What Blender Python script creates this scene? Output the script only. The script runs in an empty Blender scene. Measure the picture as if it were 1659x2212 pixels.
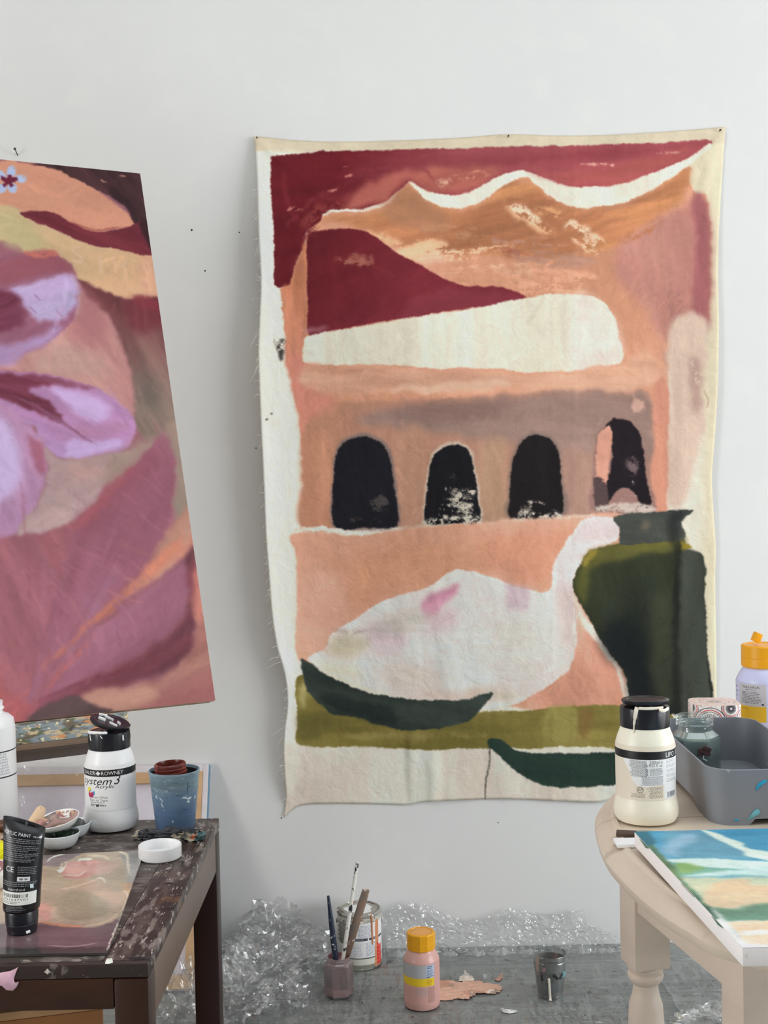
import bpy, bmesh, math, random
import numpy as np
from mathutils import Vector, Matrix

# ---------------------------------------------------------------- camera, world, light, exposure
SC = bpy.context.scene
COL = SC.collection
F, CAMZ = 2600.0, 1.17            # focal length in photo pixels, eye height in metres
DW = 2.99                          # distance of the back wall
TH, RO = math.atan(66 / F), math.radians(1.2)
CAM = np.array([0, 0, CAMZ])
FW = np.array([0, math.cos(TH), -math.sin(TH)])
_r0, _u0 = np.array([1., 0, 0]), np.array([0, math.sin(TH), math.cos(TH)])
RT = math.cos(RO) * _r0 - math.sin(RO) * _u0
UP = math.sin(RO) * _r0 + math.cos(RO) * _u0
cam = bpy.data.cameras.new('camera')
cam.sensor_fit = 'VERTICAL'; cam.sensor_height = 36.0; cam.lens = F / 2212 * 36.0
cam.clip_start = 0.05
camo = bpy.data.objects.new('camera', cam); COL.objects.link(camo)
m = Matrix.Identity(4)
for i in range(3):
    m[i][0], m[i][1], m[i][2], m[i][3] = RT[i], UP[i], -FW[i], CAM[i]
camo.matrix_world = m
SC.camera = camo

W = bpy.data.worlds.new('sky'); SC.world = W; W.use_nodes = True
W.node_tree.nodes['Background'].inputs[0].default_value = (0.80, 0.90, 1.0, 1)
W.node_tree.nodes['Background'].inputs[1].default_value = 1.0

def area(name, loc, rot, sx, sy, power, col):
    l = bpy.data.lights.new(name, 'AREA'); l.shape = 'RECTANGLE'; l.size = sx; l.size_y = sy
    l.energy = power; l.color = col
    o = bpy.data.objects.new(name, l); COL.objects.link(o); o.location = loc; o.rotation_euler = rot
    return o
# daylight in the openings: a long window on the right, plus an added skylight and left window as unseen fill
area('daylight_right', (4.55, 0.35, 1.22), (0, math.radians(90), 0), 2.1, 3.2, 132, (0.95, 0.98, 1.0))
area('added_fill_roof', (0.45, 0.75, 3.17), (0, 0, 0), 2.2, 1.5, 10, (0.98, 0.99, 1.0))  # overhead fill added to even out the back wall
area('added_fill_left', (-2.63, 0.2, 1.40), (0, math.radians(-90), 0), 1.7, 1.3, 40, (1.0, 0.975, 0.94))  # fill lamp added for left-facing sides and the left half
SC.view_settings.view_transform = 'Standard'; SC.view_settings.look = 'None'
SC.view_settings.gamma = 1.0; SC.view_settings.use_curve_mapping = False
SC.view_settings.exposure = 0.29
SC.cycles.use_denoising = True
SC.cycles.max_bounces = 10; SC.cycles.diffuse_bounces = 5; SC.cycles.glossy_bounces = 4
SC.cycles.transmission_bounces = 8; SC.cycles.transparent_max_bounces = 32
SC.cycles.caustics_reflective = False; SC.cycles.caustics_refractive = False

# ---------------------------------------------------------------- pixels to places
def ray(px, py): return FW + RT * (px - 829.5) / F - UP * (py - 1106) / F
def atY(px, py, Y): d = ray(px, py); return CAM + d * (Y / d[1])
def atZ(px, py, Z): d = ray(px, py); return CAM + d * ((Z - CAMZ) / d[2])
def onplane(px, py, P, N): d = ray(px, py); return CAM + d * (np.dot(P - CAM, N) / np.dot(d, N))

# ---------------------------------------------------------------- colour: photo sRGB -> surface colour
K = 0.80
def s2l(c): c = np.asarray(c, float); return np.where(c <= .04045, c / 12.92, ((c + .055) / 1.055) ** 2.4)
def l2s(c): c = np.asarray(c, float); return np.where(c <= .0031308, c * 12.92, 1.055 * np.clip(c, 1e-9, None) ** (1 / 2.4) - .055)
def C(r, g, b, k=None):
    v = np.clip(s2l(np.array([r, g, b]) / 255.) / (k or K), 0, .9)
    return (float(v[0]), float(v[1]), float(v[2]), 1.0)

# ---------------------------------------------------------------- painter: rasterises brush work into generated textures
_rs = np.random.RandomState(11)
def _tile(n=1024, o0=4, octs=7, seed=0, gain=.55):
    rs = np.random.RandomState(seed); out = np.zeros((n, n), np.float32); amp = 1.; tot = 0
    for k in range(octs):
        g = o0 * 2 ** k
        if g > n: break
        a = rs.rand(g, g).astype(np.float32)
        t = np.arange(n) * g / n; i = t.astype(int); f = t - i; f = (f * f * (3 - 2 * f)).astype(np.float32); j = (i + 1) % g
        r = a[i] * (1 - f)[:, None] + a[j] * f[:, None]
        r = r[:, i] * (1 - f) + r[:, j] * f
        out += amp * r; tot += amp; amp *= gain
    out /= tot
    s = np.sort(out.ravel()); lo, hi = s[int(.02 * s.size)], s[int(.98 * s.size)]
    return np.clip((out - lo) / (hi - lo), 0, 1)
NT = [_tile(seed=s) for s in (1, 2, 3)] + [_tile(o0=32, octs=5, seed=4, gain=.8)]
def nz(k, x, y): return NT[k][np.floor(y).astype(int) % 1024, np.floor(x).astype(int) % 1024]

def smooth_closed(p, n=6, closed=True):
    p = np.asarray(p, float); N = len(p); out = []
    for i in range(N if closed else N - 1):
        if closed: a, b, c, d = p[i - 1], p[i], p[(i + 1) % N], p[(i + 2) % N]
        else: a, b, c, d = p[max(i - 1, 0)], p[i], p[i + 1], p[min(i + 2, N - 1)]
        for t in np.arange(n) / n:
            out.append(.5 * (2 * b + (c - a) * t + (2 * a - 5 * b + 4 * c - d) * t * t + (3 * b - a - 3 * c + d) * t ** 3))
    if not closed: out.append(p[-1])
    return np.array(out)

def blur(m, r):
    r = int(max(1, round(r)))
    for ax in (0, 1):
        for _ in range(2):
            pad = [(0, 0), (0, 0)]; pad[ax] = (r + 1, r)
            c = np.cumsum(np.pad(m, pad, mode='edge'), axis=ax, dtype=np.float64)
            n = m.shape[ax]
            a = np.take(c, np.arange(2 * r + 1, 2 * r + 1 + n), axis=ax); b = np.take(c, np.arange(0, n), axis=ax)
            m = ((a - b) / (2 * r + 1)).astype(np.float32)
    return m

class Tex:
    def __init__(s, w, h, base, fn=None, unit=1.0):
        s.w, s.h, s.fn, s.unit = int(w), int(h), fn, unit
        s.a = np.empty((s.h, s.w, 3), np.float32); s.a[:] = np.array(base) / 255.
    def pts(s, p):
        p = np.asarray(p, float)
        return np.array([s.fn(x, y) for x, y in p]) if s.fn else p
    def fillmask(s, p, pad):
        x0 = int(max(0, math.floor(p[:, 0].min()) - pad)); x1 = int(min(s.w, math.ceil(p[:, 0].max()) + pad))
        y0 = int(max(0, math.floor(p[:, 1].min()) - pad)); y1 = int(min(s.h, math.ceil(p[:, 1].max()) + pad))
        if x1 <= x0 or y1 <= y0: return None
        w, h = x1 - x0, y1 - y0
        cr = np.zeros((h, w + 1), np.int32)
        q = np.roll(p, -1, axis=0)
        for (ax, ay), (bx, by) in zip(p, q):
            if ay == by: continue
            if ay > by: ax, ay, bx, by = bx, by, ax, ay
            r0 = max(y0, math.ceil(ay - .5)); r1 = min(y1 - 1, math.ceil(by - .5) - 1)
            if r1 < r0: continue
            rr = np.arange(r0, r1 + 1)
            xs = ax + (rr + .5 - ay) * (bx - ax) / (by - ay)
            xi = np.clip(np.ceil(xs - .5).astype(int) - x0, 0, w)
            np.add.at(cr, (rr - y0, xi), 1)
        return (np.cumsum(cr, axis=1)[:, :w] % 2).astype(np.float32), x0, y0
    def poly(s, p, col, col2=None, grad=None, rough=3, rs=1., soft=.8, var=.05, ang=0, sl=1.0, sw=6.0, alpha=1., dry=0., smooth=True, nk=0):
        u = s.unit
        p = s.pts(p)
        if smooth: p = smooth_closed(p)
        pad = int((rough + soft * 3) * u + 4)
        r = s.fillmask(p, pad)
        if r is None: return
        m, x0, y0 = r; h, w = m.shape
        Y, X = np.mgrid[0:h, 0:w]; gx, gy = (X + x0) / u, (Y + y0) / u
        if rough:
            k = 5 / rs
            dx = (nz(0, gx * k, gy * k) - .5) + .7 * (nz(3, gx * 2.3, gy * 2.3) - .5)
            dy = (nz(1, gx * k + 77, gy * k) - .5) + .7 * (nz(3, gx * 2.3 + 300, gy * 2.3) - .5)
            m = m[np.clip((Y + dy * rough * 2 * u).astype(int), 0, h - 1), np.clip((X + dx * rough * 2 * u).astype(int), 0, w - 1)]
        if soft: m = blur(m, soft * u)
        a = math.radians(ang); ca, sa = math.cos(a), math.sin(a)
        lu, lv = gx * ca + gy * sa, -gx * sa + gy * ca
        n = nz(nk, lu * sl + 131 * nk, lv * sw)
        n2 = nz((nk + 1) % 3, lu * sl * .6 + 51, lv * sw * .35)
        c1 = np.array(col, np.float32) / 255.
        if col2 is None: c = np.broadcast_to(c1, (h, w, 3))
        else:
            c2 = np.array(col2, np.float32) / 255.
            if grad is None: t = np.clip(.5 + 1.6 * (n2 - .5), 0, 1)
            else:
                ga, gb = s.pts([grad[0], grad[1]]) / u
                d = gb - ga; t = ((gx - ga[0]) * d[0] + (gy - ga[1]) * d[1]) / (d @ d)
                t = np.clip(t + .5 * (n2 - .5), 0, 1)
            c = c1 + (c2 - c1) * t[..., None]
        c = c * (1 + var * 2 * ((n - .5) + .6 * (n2 - .5)))[..., None]
        if dry:
            g = .6 * n + .4 * nz(3, gx * 2.1, gy * 2.1)
            m = m * np.clip((g - dry + .1) / .2, 0, 1)
        m = (m * alpha)[..., None]
        t = s.a[y0:y0 + h, x0:x0 + w]
        t += (c - t) * m
    def stroke(s, p, width, col, taper=True, **kw):
        p = smooth_closed(np.asarray(p, float), 5, closed=False)
        d = np.gradient(p, axis=0); d /= np.linalg.norm(d, axis=1)[:, None] + 1e-9
        n = np.stack([-d[:, 1], d[:, 0]], 1)
        t = np.linspace(0, 1, len(p)); wd = width / 2 * (np.clip(np.sin(np.pi * np.clip(t, .04, .96)) * 1.6, .15, 1) if taper else np.ones(len(p)))
        q = np.concatenate([p + n * wd[:, None], (p - n * wd[:, None])[::-1]])
        kw.setdefault('rough', min(2, width * .2)); kw.setdefault('soft', .7)
        kw.setdefault('ang', math.degrees(math.atan2(p[-1][1] - p[0][1], p[-1][0] - p[0][0])))
        s.poly(q, col, smooth=False, **kw)
    def ell(s, cx, cy, rx, ry, col, rot=0, n=14, **kw):
        a = np.linspace(0, 2 * np.pi, n, endpoint=False); c, sn = math.cos(math.radians(rot)), math.sin(math.radians(rot))
        x, y = np.cos(a) * rx, np.sin(a) * ry
        s.poly(np.stack([cx + x * c - y * sn, cy + x * sn + y * c], 1), col, **kw)
    def rect(s, x0, y0, x1, y1, col, **kw):
        kw.setdefault('rough', 0); kw.setdefault('soft', 0); kw.setdefault('var', 0)
        s.poly([(x0, y0), (x1, y0), (x1, y1), (x0, y1)], col, smooth=False, **kw)
    def text(s, key, x, y, size, col, shear=0., sx=1., align='l', alpha=1., wide=None):
        tr = TEXT[key]
        T = tr.reshape(-1, 2).copy(); T[:, 0] += shear * T[:, 1]
        wd = T[:, 0].max() - min(0, T[:, 0].min())
        if wide: sx = wide / (wd * size)
        if align == 'c': x -= wd * size * sx / 2
        if align == 'r': x -= wd * size * sx
        T = np.stack([x + T[:, 0] * size * sx, y - T[:, 1] * size], 1)
        S = 3
        x0, y0 = np.floor(T.min(0)).astype(int) - 1; x1, y1 = np.ceil(T.max(0)).astype(int) + 2
        m = np.zeros(((y1 - y0) * S, (x1 - x0) * S), bool)
        for t in ((T - [x0, y0]) * S).reshape(-1, 3, 2):
            bx0, by0 = np.maximum(np.floor(t.min(0)).astype(int), 0); bx1, by1 = np.ceil(t.max(0)).astype(int) + 1
            Y, X = np.mgrid[by0:by1, bx0:bx1]; X = X + .5; Y = Y + .5
            e = [(t[(i + 1) % 3][0] - t[i][0]) * (Y - t[i][1]) - (t[(i + 1) % 3][1] - t[i][1]) * (X - t[i][0]) for i in range(3)]
            ins = ((e[0] >= 0) & (e[1] >= 0) & (e[2] >= 0)) | ((e[0] <= 0) & (e[1] <= 0) & (e[2] <= 0))
            v = m[by0:by1, bx0:bx1]; v |= ins[:v.shape[0], :v.shape[1]]
        m = m.reshape(y1 - y0, S, x1 - x0, S).mean((1, 3)).astype(np.float32) * alpha
        cx0, cy0, cx1, cy1 = max(x0, 0), max(y0, 0), min(x1, s.w), min(y1, s.h)
        if cx1 <= cx0 or cy1 <= cy0: return
        m = m[cy0 - y0:cy1 - y0, cx0 - x0:cx1 - x0, None]; t = s.a[cy0:cy1, cx0:cx1]
        t += (np.array(col, np.float32) / 255. - t) * m
    def micro(s, x0, y0, w, n, pitch, hh, col, seed=0, alpha=.8, left=True, rag=.25):
        # rows of print too small to read in the photograph
        rr = random.Random(seed)
        for k in range(n):
            y = y0 + k * pitch; L = w * (1 - rag * rr.random()); x = x0 if left else x0 + w - L; e = x + L
            while x < e:
                ww = rr.uniform(1.5, 6) * hh
                xx = min(x + ww, e)
                X = np.arange(int(x), max(int(x) + 1, int(xx)))
                X = X[(X >= 0) & (X < s.w)]
                ya, yb = int(max(0, y)), int(min(s.h, y + hh))
                if len(X) and yb > ya:
                    a = alpha * (.45 + .55 * np.array([rr.random() for _ in range(len(X))]))
                    t = s.a[ya:yb, X[0]:X[-1] + 1]
                    t += (np.array(col, np.float32) / 255. - t) * a[None, :, None]
                x = xx + hh * .7
    def bars(s, x0, y0, w, h, col=(25, 25, 28), seed=1):
        rr = random.Random(seed); x = x0
        while x < x0 + w:
            b = rr.choice((1, 1, 2, 3)) * w / 95.
            s.rect(x, y0, min(x + b, x0 + w), y0 + h, col); x += b + rr.choice((1, 1, 2, 2, 3)) * w / 95.
    def brush(s, n, seed, ln=(18, 60), wd=(3, 9), alpha=.4, jit=.05, box=None):
        # short brush marks in the colour already there, kept off sharp edges
        rr = random.Random(seed); u = s.unit; x0, y0, x1, y1 = box or (0, 0, s.w, s.h)
        fn, s.fn = s.fn, None
        for _ in range(n):
            x, y = rr.uniform(x0, x1), rr.uniform(y0, y1)
            a = (float(nz(0, x / u * .35, y / u * .35)) - .5) * 5 + rr.uniform(-.35, .35); L = rr.uniform(*ln) * u
            dx, dy = math.cos(a) * L / 2, math.sin(a) * L / 2
            q = [(x - dx, y - dy), (x, y), (x + dx, y + dy)]
            if any(not (0 <= p[0] < s.w and 0 <= p[1] < s.h) for p in q): continue
            c = [s.a[int(p[1]), int(p[0])].copy() for p in q]
            if max(np.abs(c[0] - c[1]).max(), np.abs(c[2] - c[1]).max()) > .10: continue
            v = 1 + rr.uniform(-jit, jit); col = np.clip(.5 * c[0] + .5 * c[1], 0, 1) * 255 * v * np.array([1 + rr.uniform(-.3, .3) * jit, 1, 1 + rr.uniform(-.3, .3) * jit])
            s.stroke([q[0], (x + rr.uniform(-2, 2), y + rr.uniform(-2, 2)), q[2]], rr.uniform(*wd) * u, col, alpha=alpha, rough=1.5, soft=.8, dry=.4, sw=16)
        s.fn = fn
    def bristle(s, amp=3.0, grain=.03):
        # bristly transitions and a fine grain over the whole picture
        u = s.unit; Y, X = np.mgrid[0:s.h, 0:s.w]
        dx = (nz(3, X / u * 1.9, Y / u * 1.9) - .5) * 2 * amp * u; dy = (nz(3, X / u * 1.9 + 411, Y / u * 1.9 + 97) - .5) * 2 * amp * u
        b = s.a[np.clip((Y + dy).astype(int), 0, s.h - 1), np.clip((X + dx).astype(int), 0, s.w - 1)]
        s.a = (.45 * s.a + .55 * b) * (1 + grain * (nz(3, X / u * 3.1 + 50, Y / u * 3.1) - .5) * 2 + grain * (nz(1, X / u * 1.1, Y / u * 1.1) - .5) * 1.6)[..., None]
    def image(s, name, k=None, sat=1.0):
        if sat != 1.0:
            g = s.a @ np.array([.3, .59, .11], np.float32); s.a = g[..., None] + (s.a - g[..., None]) * sat
        lin = np.clip(s2l(np.clip(s.a, 0, 1)) / (k or K), 0, .9)
        out = np.ones((s.h, s.w, 4), np.float32); out[..., :3] = l2s(lin)[::-1]
        im = bpy.data.images.new(name, s.w, s.h); im.pixels.foreach_set(out.ravel()); im.update(); im.pack()
        return im

TEXT = {}
def load_text(keys):
    obs = []
    for k in keys:
        cu = bpy.data.curves.new('lettering', 'FONT'); cu.body = k; cu.size = 1.0; cu.resolution_u = 3
        o = bpy.data.objects.new('lettering', cu); COL.objects.link(o); obs.append((k, o, cu))
    dg = bpy.context.evaluated_depsgraph_get(); dg.update()
    for k, o, cu in obs:
        e = o.evaluated_get(dg); me = e.to_mesh(); me.calc_loop_triangles()
        co = np.array([v.co[:2] for v in me.vertices]); tri = np.array([t.vertices[:] for t in me.loop_triangles])
        TEXT[k] = co[tri]; e.to_mesh_clear()
    for k, o, cu in obs:
        bpy.data.objects.remove(o); bpy.data.curves.remove(cu)
load_text(['DALER', 'ROWNEY', 'system', '3', 'Acrylic', 'Titanium White', 'Blanc de Titane', '500ml e', '16.9US fl. oz',
           'ACRYLIC PAINT', '75ml', 'e', 'CE', 'AP', 'LIPO', 'DE', 'GALERIA', '006', 'S', 'I', 'H', 'TLE COLOUR AC', 'WATER BASED', 'A TY IS STRONG',
           'NGE OF SIMPLE', 'NVAS PAPER WALL', 'THE SOFT CONSISTEN', 'TENSE COLOURS AND', 'CA REQUIRES WASHING', 'hobbycraft.co.uk', '5051647501'])

# ---------------------------------------------------------------- materials
def newmat(name):
    M = bpy.data.materials.new(name); M.use_nodes = True
    nt = M.node_tree; b = nt.nodes['Principled BSDF']
    return M, nt, b
def nd(nt, kind, **kw):
    n = nt.nodes.new(kind)
    for k, v in kw.items():
        if hasattr(n, k) and k not in ('inputs',): setattr(n, k, v)
        else: n.inputs[k.replace('_', ' ')].default_value = v
    return n
def coords(nt, scale=(1, 1, 1), kind='Object'):
    t = nt.nodes.new('ShaderNodeTexCoord'); mp = nt.nodes.new('ShaderNodeMapping'); mp.inputs['Scale'].default_value = scale
    nt.links.new(t.outputs[kind], mp.inputs[0]); return mp.outputs[0]
def noisef(nt, vec, scale, detail=4, rough=.55, dist=0.):
    n = nt.nodes.new('ShaderNodeTexNoise'); n.inputs['Scale'].default_value = scale; n.inputs['Detail'].default_value = detail
    n.inputs['Roughness'].default_value = rough; n.inputs['Distortion'].default_value = dist
    nt.links.new(vec, n.inputs['Vector']); return n.outputs['Fac']
def ramp(nt, fac, stops, const=False):
    r = nt.nodes.new('ShaderNodeValToRGB'); e = r.color_ramp.elements
    if const: r.color_ramp.interpolation = 'CONSTANT'
    while len(e) < len(stops): e.new(.5)
    for x, (p, c) in zip(e, stops): x.position = p; x.color = c
    nt.links.new(fac, r.inputs[0]); return r.outputs[0]
def mask(nt, fac, lo, hi): return ramp(nt, fac, [(lo, (0, 0, 0, 1)), (hi, (1, 1, 1, 1))])
def mixc(nt, fac, a, b):
    n = nt.nodes.new('ShaderNodeMix'); n.data_type = 'RGBA'
    for s, v in ((0, fac), (6, a), (7, b)):
        if hasattr(v, 'links'): nt.links.new(v, n.inputs[s])
        else: n.inputs[s].default_value = v
    return n.outputs[2]
def bump(nt, b, h, strength=.2, dist=.002):
    n = nt.nodes.new('ShaderNodeBump'); n.inputs['Strength'].default_value = strength; n.inputs['Distance'].default_value = dist
    nt.links.new(h, n.inputs['Height']); nt.links.new(n.outputs[0], b.inputs['Normal'])
def plain(name, col, rough=.5, metal=0., spec=.5, var=.06, vs=25., bs=0., bsc=200., scale=(1, 1, 1)):
    M, nt, b = newmat(name); v = coords(nt, scale)
    n = noisef(nt, v, vs, 4)
    c2 = tuple(min(1, x * (1 + var)) for x in col[:3]) + (1,); c1 = tuple(x * (1 - var) for x in col[:3]) + (1,)
    nt.links.new(ramp(nt, n, [(.3, c1), (.7, c2)]), b.inputs['Base Color'])
    b.inputs['Roughness'].default_value = rough; b.inputs['Metallic'].default_value = metal; b.inputs['Specular IOR Level'].default_value = spec
    if bs: bump(nt, b, noisef(nt, v, bsc, 3), bs, .001)
    return M
def imgmat(name, im, rough=.6, spec=.3, bs=0., bsc=300., interp='Cubic', uvbump=0.):
    M, nt, b = newmat(name)
    t = nt.nodes.new('ShaderNodeTexImage'); t.image = im; t.interpolation = interp; t.extension = 'EXTEND'
    nt.links.new(t.outputs[0], b.inputs['Base Color'])
    b.inputs['Roughness'].default_value = rough; b.inputs['Specular IOR Level'].default_value = spec
    if bs:
        v = coords(nt); h = noisef(nt, v, bsc, 4)
        if uvbump:
            mth = nt.nodes.new('ShaderNodeMath'); mth.operation = 'MULTIPLY_ADD'; mth.inputs[1].default_value = uvbump
            nt.links.new(t.outputs[0], mth.inputs[0]); nt.links.new(h, mth.inputs[2]); h = mth.outputs[0]
        bump(nt, b, h, bs, .001)
    return M
def speckled(name, base, layers, rough=.5, scale=(1, 1, 1), spec=.5, bs=.15, bsc=60):
    # base colour with paint marks: layers of (noise scale, detail, lo, hi, colour, stretch)
    M, nt, b = newmat(name); c = base
    for sc, det, lo, hi, col, st in layers:
        v = coords(nt, tuple(a * q for a, q in zip(scale, st)))
        c = mixc(nt, mask(nt, noisef(nt, v, sc, det), lo, hi), c, col)
    nt.links.new(c, b.inputs['Base Color']) if hasattr(c, 'links') else None
    b.inputs['Roughness'].default_value = rough; b.inputs['Specular IOR Level'].default_value = spec
    if bs: bump(nt, b, noisef(nt, coords(nt, scale), bsc, 4), bs, .001)
    return M
def film(name, tint=(.93, .95, .96, 1), haze=.06, gl=.09, rough=.06):
    M, nt, b = newmat(name); nt.nodes.remove(b); out = nt.nodes['Material Output']
    tr = nd(nt, 'ShaderNodeBsdfTransparent'); tr.inputs[0].default_value = tint
    g = nd(nt, 'ShaderNodeBsdfGlossy'); g.inputs['Roughness'].default_value = rough; g.inputs[0].default_value = (1, 1, 1, 1)
    d = nd(nt, 'ShaderNodeBsdfDiffuse'); d.inputs[0].default_value = (.85, .87, .88, 1)
    lw = nd(nt, 'ShaderNodeLayerWeight'); lw.inputs[0].default_value = .25
    mr = nt.nodes.new('ShaderNodeMapRange'); mr.inputs[1].default_value = 0; mr.inputs[2].default_value = 1; mr.inputs[3].default_value = gl; mr.inputs[4].default_value = .5
    nt.links.new(lw.outputs['Fresnel'], mr.inputs[0])
    m1 = nt.nodes.new('ShaderNodeMixShader'); m1.inputs[0].default_value = haze
    nt.links.new(tr.outputs[0], m1.inputs[1]); nt.links.new(d.outputs[0], m1.inputs[2])
    m2 = nt.nodes.new('ShaderNodeMixShader'); nt.links.new(mr.outputs[0], m2.inputs[0])
    nt.links.new(m1.outputs[0], m2.inputs[1]); nt.links.new(g.outputs[0], m2.inputs[2])
    nt.links.new(m2.outputs[0], out.inputs[0]); return M

# ---------------------------------------------------------------- meshes and objects
def finish(name, me, mat, parent=None, smooth=True, angle=40):
    if mat: me.materials.append(mat)
    if smooth:
        me.polygons.foreach_set('use_smooth', [True] * len(me.polygons)); me.set_sharp_from_angle(angle=math.radians(angle))
    o = bpy.data.objects.new(name, me); COL.objects.link(o)
    if parent: o.parent = parent
    return o
def mesh(name, vs, fs, mat, parent=None, smooth=True, uv=None, angle=40):
    me = bpy.data.meshes.new(name); me.from_pydata([tuple(map(float, v)) for v in vs], [], [tuple(f) for f in fs])
    if uv is not None:
        l = me.uv_layers.new(name='UV'); idx = np.empty(len(me.loops), np.int32); me.loops.foreach_get('vertex_index', idx)
        l.data.foreach_set('uv', np.asarray(uv, np.float32)[idx].ravel())
    me.update(); return finish(name, me, mat, parent, smooth, angle)
def bmobj(name, bm, mat, parent=None, smooth=True, angle=40):
    bmesh.ops.recalc_face_normals(bm, faces=bm.faces)
    me = bpy.data.meshes.new(name); bm.to_mesh(me); bm.free(); return finish(name, me, mat, parent, smooth, angle)
def box(name, lo, hi, mat, parent=None, bev=0., rot=None, seg=2):
    bm = bmesh.new(); bmesh.ops.create_cube(bm, size=1)
    c = [(a + b) / 2 for a, b in zip(lo, hi)]; s = [b - a for a, b in zip(lo, hi)]
    for v in bm.verts: v.co = Vector([q * k for q, k in zip(v.co, s)])
    if bev: bmesh.ops.bevel(bm, geom=bm.edges[:], offset=bev, segments=seg, affect='EDGES', profile=.6)
    if rot is not None: bm.transform(rot.to_4x4() if hasattr(rot, 'to_4x4') else rot)
    bmesh.ops.translate(bm, verts=bm.verts, vec=c)
    return bmobj(name, bm, mat, parent)
def obox(name, O, ax, lo, hi, mat, parent=None, bev=0., uvf=None):
    # box in a frame: origin O, axes ax (3 unit vectors), extents lo..hi along them
    o = box(name, lo, hi, mat, parent, bev)
    R = np.array(ax); O = np.asarray(O, float)
    for v in o.data.vertices: v.co = Vector(tuple(O + np.array(v.co[:]) @ R))
    return o
def lathe(name, prof, mat, parent=None, n=48, uv=False, a0=-math.pi, a1=math.pi, off=(0, 0, 0), tilt=None, angle=35, vr=None, ripple=None):
    prof = np.asarray(prof, float); full = abs(a1 - a0 - 2 * math.pi) < 1e-6
    A = np.linspace(a0, a1, n + 1); vs, uvs, fs = [], [], []
    z0, z1 = vr or (prof[:, 1].min(), prof[:, 1].max())
    for i, a in enumerate(A):
        for k, (r, z) in enumerate(prof):
            rr = r * (1 + (ripple(a, z) if ripple else 0))
            vs.append((rr * math.sin(a), -rr * math.cos(a), z)); uvs.append((.5 + a / (2 * math.pi), (z - z0) / (z1 - z0)))
    P = len(prof)
    for i in range(n):
        for k in range(P - 1):
            fs.append((i * P + k, (i + 1) * P + k, (i + 1) * P + k + 1, i * P + k + 1))
    V = np.array(vs)
    if tilt is not None: V = V @ np.array(tilt.to_3x3()).T
    V = V + np.array(off)
    o = mesh(name, V, fs, mat, parent, True, uvs if uv else None, angle)
    if not uv:
        bm = bmesh.new(); bm.from_mesh(o.data); bmesh.ops.remove_doubles(bm, verts=bm.verts, dist=1e-6)
        bm.to_mesh(o.data); bm.free(); o.data.set_sharp_from_angle(angle=math.radians(angle))
    return o
def tube(name, pts, rad, mat, parent=None, n=8, flat=1.0):
    pts = np.asarray(pts, float); rad = np.broadcast_to(np.asarray(rad, float), (len(pts),)); vs, fs = [], []
    d = np.gradient(pts, axis=0); d /= np.linalg.norm(d, axis=1)[:, None] + 1e-12
    ref = np.array([0, 1., 0]) if abs(d[0][1]) < .8 else np.array([1., 0, 0])
    for p, t, r in zip(pts, d, rad):
        a = np.cross(t, ref); a /= np.linalg.norm(a); b = np.cross(t, a)
        for k in range(n):
            q = 2 * math.pi * k / n; vs.append(p + r * (math.cos(q) * a + flat * math.sin(q) * b))
    for i in range(len(pts) - 1):
        for k in range(n): fs.append((i * n + k, i * n + (k + 1) % n, (i + 1) * n + (k + 1) % n, (i + 1) * n + k))
    fs.append(tuple(range(n))[::-1]); fs.append(tuple((len(pts) - 1) * n + k for k in range(n)))
    return mesh(name, vs, fs, mat, parent)
def thing(name, label, cat, loc=(0, 0, 0), rz=0., group=None):
    o = bpy.data.objects.new(name, None); COL.objects.link(o); o.location = tuple(map(float, loc)); o.rotation_euler = (0, 0, rz)
    o.empty_display_size = .05; return tag(o, label, cat, group)
def tag(o, label, cat, group=None):
    o['label'] = label; o['category'] = cat
    if group: o['group'] = group
    return o
def struct(o): o['kind'] = 'structure'; return o
def tri(x): return 2 * np.abs(x - np.floor(x + .5))

# ================================================================ the room
X0, X1, YB, ZC = -2.7, 4.6, -2.4, 3.2
m_wall = speckled('white_wall_paint', C(217, 217, 215), [(1.6, 3, .35, .75, C(214, 214, 213), (1, 1, 1)), (9, 4, .5, .8, C(219, 219, 216), (1, 1, 1))], rough=.75, spec=.2, bs=.10, bsc=90)
m_ceil = plain('ceiling_white', (.8, .8, .79, 1), .9, var=.01)
m_trim = plain('window_white', (.75, .75, .74, 1), .5, var=.02)
struct(box('wall_back', (X0, DW, -.03), (X1, DW + .12, ZC), m_wall))
struct(box('wall_front', (X0, YB - .12, -.03), (X1, YB, ZC), plain('dark_low_bounce_wall', (.10, .095, .09, 1), .8, var=.05)))  # unseen wall made dark to hold back light on camera-facing sides
def ceiling_with_added_skylight(xa, xb, ya, yb):
    bm = bmesh.new(); x0, x1, y0, y1 = X0 - .12, X1 + .12, YB - .12, DW + .12
    for lo, hi in (((x0, y0), (xa, y1)), ((xb, y0), (x1, y1)), ((xa, y0), (xb, ya)), ((xa, yb), (xb, y1))):
        r = bmesh.ops.create_cube(bm, size=1)
        for v in r['verts']: v.co = Vector(((v.co.x + .5) * (hi[0] - lo[0]) + lo[0], (v.co.y + .5) * (hi[1] - lo[1]) + lo[1], (v.co.z + .5) * .1 + ZC))
    struct(bmobj('ceiling', bm, m_ceil, smooth=False))
    fr = struct(box('added_window_3', (xa - .04, ya - .04, ZC + .1), (xb + .04, yb + .04, ZC + .13), film('added_skylight_glass', (.95, .97, .98, 1), .02, .05, .05)))
    for k in (1, 2): x = xa + (xb - xa) * k / 3; box('glazing_bar', (x - .015, ya, ZC - .02), (x + .015, yb, ZC + .09), m_trim, fr)
ceiling_with_added_skylight(-.7, 1.6, -.05, 1.55)  # unseen skylight, put in to carry the overhead fill
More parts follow.
